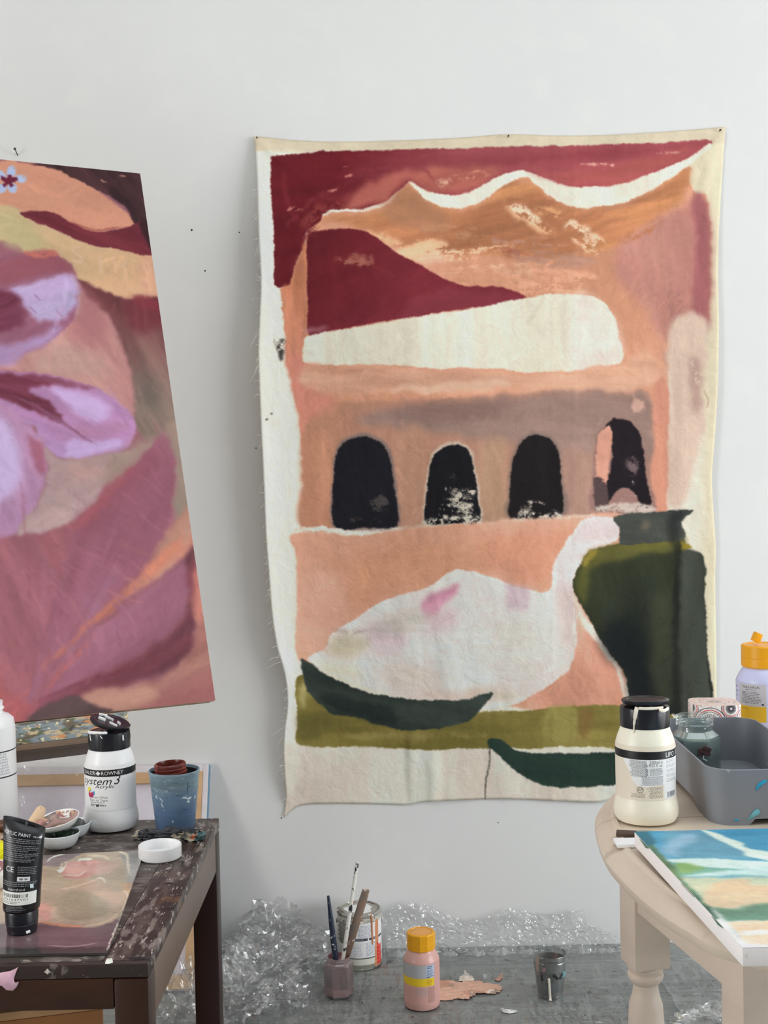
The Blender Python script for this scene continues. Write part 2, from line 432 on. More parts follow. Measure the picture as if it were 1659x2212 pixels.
def wall_with_window(name, x0, x1, ya, yb, za, zb):
    bm = bmesh.new()
    for lo, hi in (((YB, -.03), (ya, ZC)), ((yb, -.03), (DW, ZC)), ((ya, -.03), (yb, za)), ((ya, zb), (yb, ZC))):
        r = bmesh.ops.create_cube(bm, size=1)
        for v in r['verts']:
            v.co = Vector(((v.co.x + .5) * (x1 - x0) + x0, (v.co.y + .5) * (hi[0] - lo[0]) + lo[0], (v.co.z + .5) * (hi[1] - lo[1]) + lo[1]))
    return struct(bmobj(name, bm, m_wall, smooth=False))
def window(name, x, ya, yb, za, zb, n):
    bm = bmesh.new()
    def bar(y0, y1, z0, z1):
        r = bmesh.ops.create_cube(bm, size=1)
        for v in r['verts']: v.co = Vector((v.co.x * .05 + x, (v.co.y + .5) * (y1 - y0) + y0, (v.co.z + .5) * (z1 - z0) + z0))
    w = .05
    for y0, y1 in ((ya, ya + w), (yb - w, yb)): bar(y0, y1, za, zb)
    for z0, z1 in ((za, za + w), (zb - w, zb)): bar(ya, yb, z0, z1)
    fr = struct(bmobj(name, bm, m_trim, smooth=False))
    for k in range(1, n):
        y = ya + (yb - ya) * k / n
        box('glazing_bar', (x - .02, y - .012, za + w), (x + .02, y + .012, zb - w), m_trim, fr)
    z = (za + zb) / 2; box('glazing_bar', (x - .019, ya + w, z - .012), (x + .019, yb - w, z + .012), m_trim, fr)
    return fr
wall_with_window('wall_right', X1, X1 + .12, -1.27, 1.97, .15, 2.29)
wall_with_window('wall_left', X0 - .12, X0, -.5, .9, .52, 2.28)
window('window_1', X1 + .03, -1.27, 1.97, .15, 2.29, 4)
window('added_window_2', X0 - .03, -.5, .9, .52, 2.28, 2)  # unseen left window, added to hold the fill lamp

# painted floorboards
def floor_material():
    M, nt, b = newmat('grey_floor_paint'); v = coords(nt, (1, 1, 1), 'Generated'); g = nt.nodes.new('ShaderNodeNewGeometry')
    mp = nt.nodes.new('ShaderNodeMapping'); mp.inputs['Scale'].default_value = (1, 5, 1); nt.links.new(g.outputs['Position'], mp.inputs[0]); st = mp.outputs[0]
    pos = g.outputs['Position']
    c = mixc(nt, mask(nt, noisef(nt, st, 5, 6, .65), .35, .7), C(110, 113, 111), C(142, 145, 142))
    c = mixc(nt, mask(nt, noisef(nt, st, 16, 6, .7), .56, .68), c, C(80, 83, 82))
    c = mixc(nt, mask(nt, noisef(nt, st, 30, 5, .65), .60, .68), c, C(168, 168, 164))
    c = mixc(nt, mask(nt, noisef(nt, pos, 42, 3, .6), .70, .72), c, C(206, 204, 196))
    c = mixc(nt, mask(nt, noisef(nt, pos, 26, 3, .5, .4), .69, .705), c, C(48, 48, 48))
    c = mixc(nt, mask(nt, noisef(nt, pos, 15, 3, .5), .70, .72), c, C(150, 120, 108))
    nt.links.new(c, b.inputs['Base Color']); b.inputs['Roughness'].default_value = .52; b.inputs['Specular IOR Level'].default_value = .4
    bump(nt, b, noisef(nt, st, 40, 5), .25, .001)
    return M
m_floor = floor_material()
m_gap = plain('floor_gap', (.02, .02, .02, 1), .9)
fl = struct(box('floor', (X0 - .12, YB - .12, -.06), (X1 + .12, DW + .12, -.012), m_gap))
pw = .178; pm = None; y = 2.342 - 26 * pw
while y < DW:
    if pm is None:
        p = box('plank', (X0, 0, -.0119), (X1, pw - .003, 0), m_floor, fl, .0014, seg=1); pm = p.data
    else:
        p = bpy.data.objects.new('plank', pm); COL.objects.link(p); p.parent = fl
    if y + pw > DW + .02: p.scale = (1, (DW - y) / pw, 1)
    p.location = (0, y, 0); y += pw

# nail and nail holes
m_dark = plain('dark_metal', C(70, 66, 62), .45, .6)
def nail(px, py, label, L=.02, tilt=.3, r=.0013, hr=.0032):
    p = atY(px, py, DW); t = thing('nail', label, 'nail', p, group=None)
    tube('shank', [(0, .004, -L * tilt), (0, -L, 0)], r, m_dark, t, 8)
    lathe('head', [(0, 0), (hr, 0), (hr, .0012), (0, .0012)], m_dark, t, 14, off=(0, -L - .0012, 0), tilt=Matrix.Rotation(math.radians(-90), 3, 'X'))
    return t
nail(38, 327, 'small bare nail in the white wall above the pink flower painting', .022, .5)
wb = bpy.data.objects['wall_back']
for px, py, r in ((414, 497, .0022), (517, 502, .0015), (443, 585, .0017), (551, 297, .0014), (553, 968, .0013), (1076, 1777, .0012), (608, 1767, .0016)):
    p = atY(px, py, DW)
    lathe('nail_hole', [(0, 0), (r, 0), (r * 1.2, .0006), (0, .0006)], m_dark, wb, 10, off=(p[0], p[1] - .0006, p[2]), tilt=Matrix.Rotation(math.radians(-90), 3, 'X'))

# ================================================================ hanging painted cloth
CX0, CY0 = 535, 262
CWd, CHt = 1045, 1520
T = Tex(CWd, CHt, (224, 214, 196), fn=lambda x, y: (x - CX0, y - CY0))
P = T.poly
# bare cloth: slightly different cream tones along the margins
P([(535, 262), (640, 262), (650, 1780), (535, 1780)], (231, 223, 209), soft=14, var=.02, ang=90)
P([(535, 1615), (1580, 1615), (1580, 1780), (535, 1780)], (222, 208, 192), (228, 216, 202), soft=6, var=.03, ang=90)
P([(1440, 300), (1580, 262), (1580, 1700), (1480, 1700), (1520, 1000)], (222, 208, 178), soft=12, var=.03, ang=90)
P([(540, 262), (1580, 262), (1580, 308), (540, 325)], (214, 199, 172), soft=2, var=.03)
# big peach field
P([(608, 625), (650, 545), (668, 500), (705, 462), (790, 455), (835, 440), (885, 397), (920, 430), (965, 448), (1010, 446), (1060, 420), (1110, 390), (1135, 378), (1165, 405), (1200, 430), (1240, 447), (1290, 447), (1340, 437), (1400, 415), (1450, 385), (1490, 355), (1488, 395), (1505, 420), (1530, 440), (1530, 690), (1500, 695), (1452, 740), (1440, 900), (1436, 1095), (1430, 1102), (1300, 1110), (980, 1130), (656, 1142), (650, 1138), (652, 1070), (651, 1000), (644, 900), (624, 800), (612, 700)],
  (206, 143, 112), (214, 152, 124), rough=3, var=.05, ang=75, sw=4)
P([(690, 470), (790, 458), (835, 444), (885, 402), (925, 436), (1000, 450), (1060, 424), (1135, 384), (1200, 434), (1290, 452), (1400, 420), (1485, 362), (1480, 420), (1400, 480), (1330, 530), (1240, 560), (1100, 555), (930, 545), (860, 530), (790, 490), (720, 480)],
  (186, 120, 84), (206, 140, 92), rough=8, soft=6, var=.10, ang=-14, sw=9)
P([(880, 400), (930, 440), (980, 470), (940, 500), (850, 480), (820, 450)], (176, 122, 92), rough=6, soft=8, var=.06, ang=20, alpha=.8)
P([(1330, 540), (1400, 480), (1490, 440), (1528, 445), (1530, 690), (1490, 700), (1430, 730), (1390, 660), (1340, 610)], (190, 128, 116), (200, 142, 126), rough=6, soft=9, var=.05, ang=80)
P([(1496, 430), (1528, 445), (1530, 690), (1496, 692), (1502, 560)], (160, 92, 96), rough=4, soft=5, var=.08, ang=88, alpha=.85, sw=9)
P([(1436, 640), (1472, 640), (1475, 760), (1440, 790)], (150, 105, 102), rough=8, soft=8, alpha=.5, dry=.4, ang=85)
P([(1445, 700), (1525, 690), (1520, 850), (1515, 960), (1475, 1080), (1440, 1080), (1444, 900)], (216, 188, 168), (206, 178, 160), rough=5, soft=5, var=.05, ang=88, sw=8)
P([(1490, 780), (1516, 780), (1516, 870), (1492, 880)], (168, 130, 120), rough=5, soft=6, alpha=.6, ang=85, dry=.3)
# cloudy strokes in the sky
for x, y, w, h, c, a in ((1000, 545, 110, 16, (236, 192, 158), -6), (940, 570, 90, 12, (226, 176, 146), -10), (1070, 580, 120, 10, (230, 182, 150), -4), (1140, 470, 60, 16, (228, 176, 134), 30), (1265, 515, 42, 20, (240, 208, 178), 35), (1190, 455, 40, 9, (226, 168, 118), 10), (1120, 520, 100, 12, (192, 140, 122), 4),
                         (1020, 600, 140, 14, (222, 160, 122), 3), (1180, 605, 120, 26, (224, 162, 132), 4), (1110, 548, 34, 6, (150, 78, 66), 18), (840, 520, 60, 12, (222, 168, 128), 22), (980, 500, 80, 16, (196, 138, 104), 5), (1200, 560, 90, 18, (176, 130, 112), 4), (1380, 500, 60, 10, (196, 122, 84), -32), (905, 540, 60, 20, (226, 178, 140), -12)):
    T.ell(x, y, w, h, c, rot=a, rough=7, soft=4, var=.10, ang=a, sw=14, dry=.45, alpha=.85)
for x, y, r in ((1125, 450, 15), (1150, 472, 17), (1240, 498, 20), (1275, 530, 22), (1255, 512, 16)):
    T.ell(x, y, r * 1.4, r * .8, (240, 212, 184), rot=30, rough=6, soft=2, dry=.5, alpha=.8, nk=2)
# maroon sky band with lighter right side
P([(583, 344), (584, 338), (592, 336), (700, 327), (900, 322), (1097, 316), (1300, 312), (1450, 306), (1535, 302), (1520, 325), (1470, 348), (1430, 366), (1380, 382), (1340, 395), (1290, 403), (1230, 402), (1180, 385), (1150, 374), (1125, 367), (1100, 372), (1070, 385), (1040, 400), (1000, 419), (960, 422), (930, 412), (905, 400), (885, 393), (850, 420), (810, 443), (770, 452), (705, 457), (688, 480), (662, 500), (656, 530), (640, 565), (629, 600), (624, 616), (606, 620), (596, 616), (592, 606), (590, 500), (587, 420)],
  (104, 30, 38), (160, 76, 82), grad=((720, 330), (1020, 330)), rough=1.6, soft=.8, var=.07, ang=-6, sw=8)
P([(730, 452), (800, 398), (870, 372), (960, 358), (1060, 362), (1085, 372), (1040, 398), (1000, 416), (960, 418), (930, 410), (885, 391), (850, 417), (810, 440), (770, 450)], (172, 92, 82), (180, 100, 86), rough=6, soft=6, var=.06, ang=-18, sw=9, alpha=.92)
P([(1130, 364), (1250, 372), (1400, 340), (1500, 318), (1470, 345), (1430, 364), (1340, 393), (1290, 400), (1230, 399), (1180, 383)], (172, 88, 82), rough=7, soft=7, var=.05, ang=-8, alpha=.8)
P([(900, 345), (1050, 338), (1300, 325), (1420, 322), (1300, 345), (1080, 352)], (140, 58, 66), rough=6, soft=7, alpha=.6, ang=-3, sw=10)
T.ell(1000, 385, 60, 12, (214, 146, 120), rot=-10, rough=6, soft=3, dry=.5, alpha=.9, ang=-10, sw=10)
T.ell(955, 392, 20, 9, (226, 176, 150), rough=5, soft=3, dry=.4, alpha=.8)
T.ell(1440, 328, 30, 3, (222, 170, 152), rough=3, soft=1, dry=.5)
T.ell(1290, 355, 40, 3, (214, 150, 136), rough=3, soft=1, dry=.55)
P([(640, 480), (700, 440), (760, 420), (740, 445), (705, 458), (680, 500), (655, 520)], (140, 60, 58), rough=7, soft=4, dry=.5, alpha=.8, ang=-40)
T.stroke([(610, 490), (680, 430), (760, 385)], 10, (128, 48, 54), dry=.4, alpha=.7, soft=2, rough=4)
T.stroke([(612, 360), (618, 430), (640, 480)], 8, (126, 44, 50), alpha=.6, soft=3, dry=.4)
for x, y in ((750, 358), (752, 378), (716, 410), (625, 450), (645, 452)): T.ell(x, y, 10, 2.5, (186, 110, 104), rot=-20, rough=3, soft=.6, dry=.5)
# white mountain ribbon
T.stroke([(705, 455), (740, 454), (790, 453)], 5, (238, 226, 212), rough=2, soft=1)
P([(884, 393), (905, 402), (930, 413), (965, 422), (1000, 421), (1040, 402), (1075, 384), (1105, 371), (1125, 367), (1142, 378), (1165, 390), (1190, 398), (1230, 404), (1290, 405), (1340, 396), (1385, 382), (1440, 362), (1490, 340), (1530, 310), (1535, 320), (1490, 355), (1450, 384), (1400, 413), (1340, 436), (1290, 446), (1240, 446), (1200, 430), (1165, 404), (1138, 379), (1110, 390), (1060, 420), (1010, 445), (965, 447), (925, 432), (900, 410)], (230, 221, 205), (224, 212, 194), rough=2.2, soft=.6, var=.03, ang=80)
# orange strip at the left
P([(610, 623), (622, 620), (630, 604), (643, 566), (660, 520), (664, 720), (656, 740), (656, 830), (658, 960), (660, 1110), (654, 1125), (652, 1040), (648, 930), (627, 830), (613, 740)], (202, 126, 88), (214, 140, 116), grad=((630, 560), (630, 800)), rough=4, soft=3, var=.08, ang=88, sw=8)
P([(622, 780), (656, 780), (720, 850), (700, 960), (656, 940), (640, 860)], (216, 136, 118), rough=5, soft=7, alpha=.7, ang=85, sw=9)
T.ell(645, 590, 10, 34, (170, 104, 82), rough=4, soft=5, alpha=.6)
# maroon hill
P([(664, 512), (690, 498), (745, 493), (790, 500), (830, 525), (855, 545), (890, 562), (940, 590), (985, 612), (1030, 618), (1090, 622), (1135, 640), (1080, 658), (1000, 665), (920, 679), (800, 697), (720, 713), (668, 723), (664, 650), (662, 570)], (110, 34, 42), (124, 44, 54), grad=((700, 520), (900, 700)), rough=1.4, soft=.7, var=.07, ang=-30, sw=6)
P([(860, 690), (900, 640), (960, 622), (1040, 628), (1130, 640), (1060, 658), (960, 668)], (136, 56, 66), rough=6, soft=5, alpha=.7, ang=-8, sw=12)
for x, y, w, h in ((765, 585, 26, 38), (740, 570, 30, 16), (790, 560, 16, 20)): T.ell(x, y, w, h, (160, 98, 82), rough=7, soft=2, dry=.62, alpha=.65, nk=2)
# cream hill
P([(657, 735), (668, 724), (720, 714), (800, 699), (920, 680), (1040, 662), (1120, 645), (1190, 635), (1250, 635), (1300, 650), (1325, 680), (1335, 720), (1345, 778), (1300, 788), (1230, 803), (1150, 803), (1080, 797), (960, 795), (860, 790), (720, 787), (656, 784)], (223, 214, 192), (226, 220, 204), rough=1.8, soft=.7, var=.03, ang=88, sw=9)
P([(1238, 640), (1290, 655), (1322, 690), (1338, 770), (1240, 795)], (228, 206, 194), rough=5, soft=10, alpha=.9, var=.04)
T.ell(680, 712, 30, 5, (190, 140, 150), rot=-8, rough=4, soft=4, alpha=.6)
# below the cream hill
P([(656, 790), (800, 793), (960, 798), (1150, 806), (1240, 806), (1340, 785), (1400, 760), (1430, 820), (1300, 850), (1080, 838), (900, 840), (760, 850), (660, 840)], (210, 152, 124), (220, 168, 140), rough=5, soft=4, var=.06, ang=3, sw=8)
T.ell(760, 800, 100, 6, (188, 128, 100), rough=4, soft=5, alpha=.6, rot=2)
P([(840, 838), (960, 825), (1090, 822), (1090, 838), (960, 848), (880, 846)], (228, 188, 160), rough=4, soft=4, alpha=.7)
# mauve-brown building
P([(655, 930), (700, 880), (770, 866), (880, 862), (1000, 858), (1120, 850), (1240, 842), (1350, 847), (1396, 848), (1407, 890), (1410, 1000), (1410, 1098), (1300, 1108), (1100, 1120), (870, 1136), (656, 1140), (652, 1030)], (188, 132, 106), (168, 128, 112), grad=((680, 1000), (1250, 950)), rough=4, soft=4, var=.06, ang=86, sw=6)
P([(760, 902), (850, 880), (980, 868), (1100, 860), (1220, 847), (1350, 850), (1394, 850), (1408, 900), (1408, 985), (1330, 970), (1250, 990), (1170, 972), (1060, 950), (940, 935), (860, 925)], (142, 112, 104), (150, 122, 112), rough=6, soft=8, var=.06, ang=8, sw=8, alpha=.9)
P([(840, 880), (980, 868), (1100, 862), (1060, 900), (920, 915), (850, 905)], (138, 108, 100), rough=6, soft=8, alpha=.6, ang=4, sw=10)
P([(860, 940), (915, 940), (912, 1130), (862, 1136)], (190, 142, 116), rough=5, soft=9, alpha=.7, ang=88, sw=9)
P([(1215, 970), (1282, 990), (1280, 1100), (1218, 1108)], (176, 136, 120), rough=5, soft=9, alpha=.7, ang=88, sw=9)
P([(1036, 970), (1100, 960), (1098, 1118), (1036, 1126)], (192, 140, 112), (176, 140, 112), rough=5, soft=9, alpha=.8, ang=88, sw=9)
P([(656, 960), (714, 960), (712, 1132), (656, 1132)], (196, 136, 106), rough=5, soft=9, alpha=.75, ang=88, sw=9)
P([(1412, 850), (1440, 840), (1438, 1098), (1412, 1100)], (210, 142, 118), rough=3, soft=3, ang=88, sw=9)
T.ell(1378, 875, 14, 16, (206, 160, 142), rough=6, soft=2, dry=.3, alpha=.8)
# arches
BK = (26, 25, 29)
P([(718, 1138), (715, 1060), (720, 990), (735, 955), (760, 940), (788, 934), (815, 942), (838, 965), (848, 1000), (856, 1060), (860, 1136), (790, 1144)], (120, 108, 108), rough=2.5, soft=2, alpha=.7)
P([(722, 1138), (718, 1060), (723, 995), (738, 960), (762, 947), (790, 943), (814, 950), (832, 968), (843, 1005), (852, 1060), (856, 1134), (790, 1138)], BK, (30, 30, 36), rough=1.5, soft=.7, var=.05, ang=88)
T.ell(785, 1125, 34, 12, (112, 92, 82), rough=6, soft=2, dry=.62, alpha=.8)
T.ell(818, 1090, 18, 22, (70, 64, 62), rough=5, soft=1, dry=.66)
P([(915, 1130), (918, 1060), (922, 1010), (934, 978), (952, 960), (978, 955), (1003, 960), (1020, 980), (1028, 1020), (1034, 1075), (1034, 1134), (976, 1138)], (212, 196, 178), rough=3, soft=1.5, alpha=.85)
P([(918, 1128), (921, 1070), (925, 1015), (936, 985), (955, 967), (978, 960), (1002, 965), (1017, 985), (1024, 1020), (1030, 1075), (1031, 1128), (976, 1130)], BK, rough=1.8, soft=.7, var=.05, ang=88)
P([(950, 1130), (948, 1100), (965, 1060), (960, 1040), (980, 1020), (1000, 1050), (1022, 1050), (1015, 1090), (1020, 1130)], (202, 190, 172), rough=7, soft=1, dry=.46, var=.08, ang=10, sw=9)
P([(922, 1118), (1030, 1112), (1032, 1136), (920, 1136)], (204, 194, 176), rough=4, soft=1.5, dry=.35)
P([(1097, 1116), (1098, 1060), (1104, 1000), (1118, 958), (1145, 937), (1172, 937), (1198, 953), (1213, 990), (1218, 1040), (1217, 1112)], (110, 96, 92), rough=3, soft=3, alpha=.6)
P([(1100, 1116), (1101, 1060), (1107, 1000), (1121, 962), (1146, 941), (1170, 941), (1195, 956), (1209, 990), (1213, 1040), (1212, 1108), (1150, 1116)], (32, 28, 30), rough=1.6, soft=1, var=.05, ang=88)
P([(1112, 1120), (1130, 1090), (1160, 1080), (1200, 1096), (1208, 1116), (1150, 1122)], (214, 200, 184), rough=6, soft=1.5, dry=.42)
P([(1278, 1100), (1279, 1040), (1284, 960), (1296, 925), (1320, 905), (1346, 902), (1372, 920), (1387, 960), (1400, 1030), (1410, 1100)], (150, 112, 104), rough=3, soft=2)
P([(1297, 930), (1320, 906), (1345, 903), (1370, 920), (1386, 960), (1398, 1030), (1407, 1096), (1385, 1100), (1375, 1070), (1350, 1050), (1330, 1060), (1310, 1090), (1300, 1085), (1318, 1020), (1322, 950), (1310, 930)], (34, 28, 32), rough=3, soft=1, var=.08, ang=85)
P([(1290, 1040), (1288, 970), (1297, 930), (1316, 922), (1322, 950), (1316, 1000), (1312, 1045)], (212, 150, 128), rough=3, soft=1, var=.05)
P([(1284, 1098), (1284, 1040), (1312, 1040), (1310, 1098)], (84, 66, 66), rough=5, soft=1, dry=.4)
T.ell(1358, 1062, 20, 26, (200, 188, 180), rough=7, soft=1.5, dry=.52, nk=1)
T.ell(1362, 1000, 14, 30, (110, 90, 92), rough=7, soft=2, dry=.55)
P([(1300, 1090), (1400, 1086), (1404, 1104), (1296, 1106)], (200, 180, 168), rough=5, soft=1.5, dry=.45)
# pale joint under the arches, lower peach field
P([(632, 1150), (760, 1156), (860, 1144), (1000, 1130), (1150, 1120), (1260, 1112), (1335, 1108), (1345, 1180), (1350, 1500), (1340, 1535), (1200, 1535), (900, 1500), (700, 1440), (640, 1420), (640, 1300), (638, 1200)], (214, 154, 124), (222, 164, 138), rough=2, soft=1.5, var=.05, ang=70, sw=4)
P([(1040, 1160), (1180, 1150), (1240, 1130), (1200, 1260), (1120, 1255), (1040, 1220)], (218, 146, 116), rough=8, soft=12, alpha=.7)
P([(820, 1190), (1000, 1180), (1060, 1230), (960, 1240), (840, 1280), (760, 1310), (740, 1240)], (208, 144, 110), rough=8, soft=14, alpha=.6)
P([(650, 1240), (740, 1250), (740, 1380), (660, 1410)], (226, 172, 150), rough=8, soft=16, alpha=.7)
T.stroke([(648, 1140), (700, 1144), (780, 1150), (860, 1140)], 10, (234, 222, 208), rough=3, soft=1.2, dry=.3)
T.stroke([(920, 1134), (1040, 1128), (1200, 1116), (1330, 1108)], 7, (224, 196, 176), rough=3, soft=1.5, dry=.4)
# white-pink hill with neck
P([(664, 1424), (700, 1400), (715, 1370), (760, 1340), (800, 1310), (850, 1288), (920, 1268), (970, 1235), (1000, 1230), (1060, 1245), (1110, 1265), (1185, 1276), (1196, 1225), (1215, 1180), (1242, 1142), (1262, 1120), (1325, 1118), (1332, 1164), (1275, 1190), (1248, 1225), (1236, 1270), (1242, 1330), (1242, 1410), (1230, 1440), (1200, 1470), (1160, 1497), (1110, 1520), (1050, 1530), (980, 1525), (860, 1502), (760, 1472), (705, 1452)], (222, 211, 202), (228, 216, 210), rough=2, soft=.9, var=.03, ang=60, sw=4)
P([(1200, 1230), (1225, 1180), (1262, 1124), (1325, 1120), (1330, 1160), (1272, 1192), (1246, 1228), (1236, 1290), (1235, 1350), (1215, 1300)], (226, 206, 204), rough=4, soft=5, alpha=.9)
P([(1205, 1270), (1235, 1280), (1240, 1400), (1215, 1390), (1200, 1330)], (206, 184, 178), rough=6, soft=10, alpha=.7)
P([(906, 1312), (920, 1290), (960, 1270), (992, 1262), (985, 1280), (955, 1310), (930, 1335), (910, 1330)], (192, 116, 142), (206, 146, 164), rough=5, soft=5, var=.06, ang=-35)
T.ell(950, 1345, 40, 24, (220, 184, 190), rough=6, soft=12, alpha=.7, rot=-30)
T.ell(838, 1378, 46, 40, (214, 190, 192), rough=6, soft=7, alpha=.9)
T.ell(812, 1360, 22, 16, (200, 168, 178), rough=6, soft=8, alpha=.6)
P([(1094, 1266), (1138, 1268), (1140, 1310), (1098, 1314)], (214, 186, 196), rough=4, soft=5, alpha=.8)
T.ell(862, 1345, 70, 24, (208, 200, 186), rough=6, soft=10, alpha=.7, rot=-10)
T.ell(750, 1395, 46, 24, (184, 172, 138), rough=7, soft=9, alpha=.7)
T.stroke([(712, 1363), (760, 1366), (792, 1364)], 8, (170, 146, 134), rough=4, soft=3, alpha=.6, dry=.3)
T.ell(735, 1445, 50, 14, (224, 208, 176), rough=6, soft=8, alpha=.7, rot=15)
T.ell(880, 1462, 70, 22, (208, 190, 170), rough=8, soft=12, alpha=.5)
T.ell(960, 1500, 80, 12, (220, 188, 170), rough=6, soft=8, alpha=.7)
T.ell(1100, 1390, 90, 50, (226, 220, 208), rough=9, soft=18, alpha=.7)
T.ell(1060, 1500, 60, 16, (198, 180, 152), rough=7, soft=10, alpha=.6)
P([(1242, 1400), (1262, 1360), (1240, 1300), (1290, 1370), (1330, 1440), (1352, 1500), (1345, 1525), (1240, 1533), (1150, 1533), (1146, 1504), (1200, 1474), (1232, 1440)], (214, 148, 122), (222, 158, 134), rough=2.5, soft=1.5, var=.05, ang=60)
P([(1236, 1280), (1262, 1330), (1310, 1390), (1340, 1450), (1356, 1520), (1350, 1525), (1332, 1450), (1296, 1395), (1256, 1350)], (230, 214, 198), rough=3, soft=2)
# olive ground
P([(636, 1480), (648, 1455), (664, 1470), (710, 1515), (780, 1540), (850, 1552), (950, 1552), (1010, 1545), (1030, 1538), (1130, 1534), (1240, 1524), (1350, 1522), (1440, 1530), (1440, 1612), (1200, 1614), (900, 1618), (760, 1611), (645, 1610), (642, 1560)], (122, 110, 54), (140, 126, 66), rough=2, soft=.9, var=.07, ang=2, sw=9)
P([(1176, 1532), (1238, 1526), (1236, 1596), (1180, 1598)], (148, 138, 74), rough=5, soft=4, alpha=.85)
P([(1246, 1540), (1280, 1530), (1270, 1590), (1250, 1596)], (124, 92, 52), rough=5, soft=6, alpha=.7)
P([(645, 1540), (720, 1550), (700, 1585), (648, 1600)], (100, 94, 48), rough=5, soft=6, alpha=.7)
T.ell(900, 1590, 160, 8, (150, 136, 80), rough=5, soft=4, dry=.4, alpha=.7)
T.ell(653, 1500, 8, 30, (190, 176, 120), rough=4, soft=4, alpha=.8)
# dark green boats
DG = (46, 56, 52)
P([(648, 1424), (664, 1430), (720, 1465), (800, 1495), (880, 1509), (960, 1512), (1010, 1508), (1064, 1495), (1042, 1524), (1010, 1556), (950, 1573), (880, 1577), (820, 1566), (768, 1548), (720, 1545), (700, 1528), (662, 1490), (652, 1455)], DG, (58, 66, 60), rough=2, soft=.8, var=.09, ang=12, sw=9)
P([(680, 1500), (760, 1505), (840, 1525), (850, 1565), (770, 1545), (710, 1525)], (32, 40, 38), rough=6, soft=6, alpha=.7, ang=15)
P([(1054, 1598), (1078, 1596), (1110, 1617), (1160, 1626), (1260, 1627), (1460, 1622), (1445, 1660), (1350, 1690), (1280, 1698), (1200, 1699), (1150, 1686), (1110, 1661), (1080, 1634), (1056, 1612)], (36, 52, 46), (42, 60, 52), rough=1.5, soft=.8, var=.06, ang=8, sw=8)
T.stroke([(1108, 1616), (1180, 1621), (1330, 1617), (1450, 1614)], 7, (228, 218, 200), rough=2.5, soft=.8, dry=.25)
T.stroke([(1057, 1612), (1055, 1650), (1048, 1690), (1047, 1726)], 2.4, (60, 56, 50), taper=False, rough=.5, soft=.5)
# vase
P([(1236, 1255), (1258, 1208), (1278, 1190), (1340, 1172), (1470, 1163), (1476, 1195), (1520, 1200), (1521, 1300), (1526, 1400), (1532, 1530), (1400, 1540), (1365, 1525), (1345, 1450), (1300, 1385), (1268, 1330), (1242, 1285)], (58, 62, 40), (36, 40, 36), grad=((1300, 1200), (1420, 1420)), rough=2, soft=.9, var=.10, ang=72, sw=8)
P([(1300, 1385), (1345, 1330), (1400, 1400), (1420, 1520), (1372, 1526), (1345, 1450)], (26, 30, 32), rough=8, soft=12, alpha=.8, ang=60)
P([(1400, 1300), (1440, 1300), (1450, 1500), (1420, 1500)], (70, 72, 52), rough=8, soft=10, alpha=.6, ang=82, sw=10)
P([(1256, 1212), (1278, 1190), (1340, 1172), (1470, 1163), (1470, 1190), (1360, 1200), (1290, 1225), (1262, 1240)], (112, 106, 44), (84, 82, 44), rough=5, soft=5, var=.1, ang=-5, sw=10)
P([(1252, 1215), (1275, 1192), (1290, 1190), (1275, 1215), (1258, 1228)], (140, 124, 52), rough=5, soft=2, dry=.3)
P([(1468, 1165), (1496, 1180), (1472, 1196)], (150, 128, 44), rough=3, soft=1, smooth=False)
P([(1240, 1255), (1268, 1225), (1266, 1290), (1256, 1300)], (92, 90, 44), rough=4, soft=5, alpha=.8)
P([(1468, 1198), (1520, 1200), (1521, 1300), (1526, 1400), (1532, 1560), (1472, 1560), (1462, 1400), (1466, 1300)], (72, 76, 66), (62, 66, 58), rough=3, soft=2, var=.08, ang=88, sw=10)
P([(1456, 1180), (1470, 1180), (1466, 1330), (1470, 1520), (1452, 1520), (1450, 1330)], (34, 36, 32), rough=4, soft=4, alpha=.7, ang=88)
P([(1333, 1112), (1480, 1101), (1492, 1108), (1470, 1128), (1476, 1164), (1400, 1172), (1342, 1176), (1338, 1140)], (56, 60, 58), (72, 74, 68), rough=2, soft=.9, var=.10, ang=4, sw=9)
T.ell(1392, 1132, 9, 10, (116, 104, 88), rough=4, soft=4, alpha=.8)
P([(1440, 1112), (1476, 1106), (1464, 1130), (1466, 1160), (1444, 1165)], (40, 42, 44), rough=4, soft=5, alpha=.7)
# charcoal smudge, loose marks
P([(583, 733), (612, 732), (612, 778), (600, 765), (594, 748)], (64, 60, 58), rough=4, soft=1.5, dry=.4, nk=2)
for x, y in ((586, 892), (575, 905)): T.ell(x, y, 3, 2, (80, 76, 70), rough=1, soft=.6)
T.stroke([(1520, 842), (1530, 862), (1527, 880)], 3, (170, 128, 104), taper=False, alpha=.6)
for k in range(10): T.stroke([(815 + k % 3, 1476 + k * 26), (816 + k % 2, 1490 + k * 26)], 1.2, (96, 84, 72), alpha=.16, taper=False)
T.brush(1500, 21, (20, 70), (4, 12), .45, .06, (60, 40, 990, 1350)); T.bristle(2.0, .016)
img_cloth = T.image('painted_cloth_colours', .78, .95)

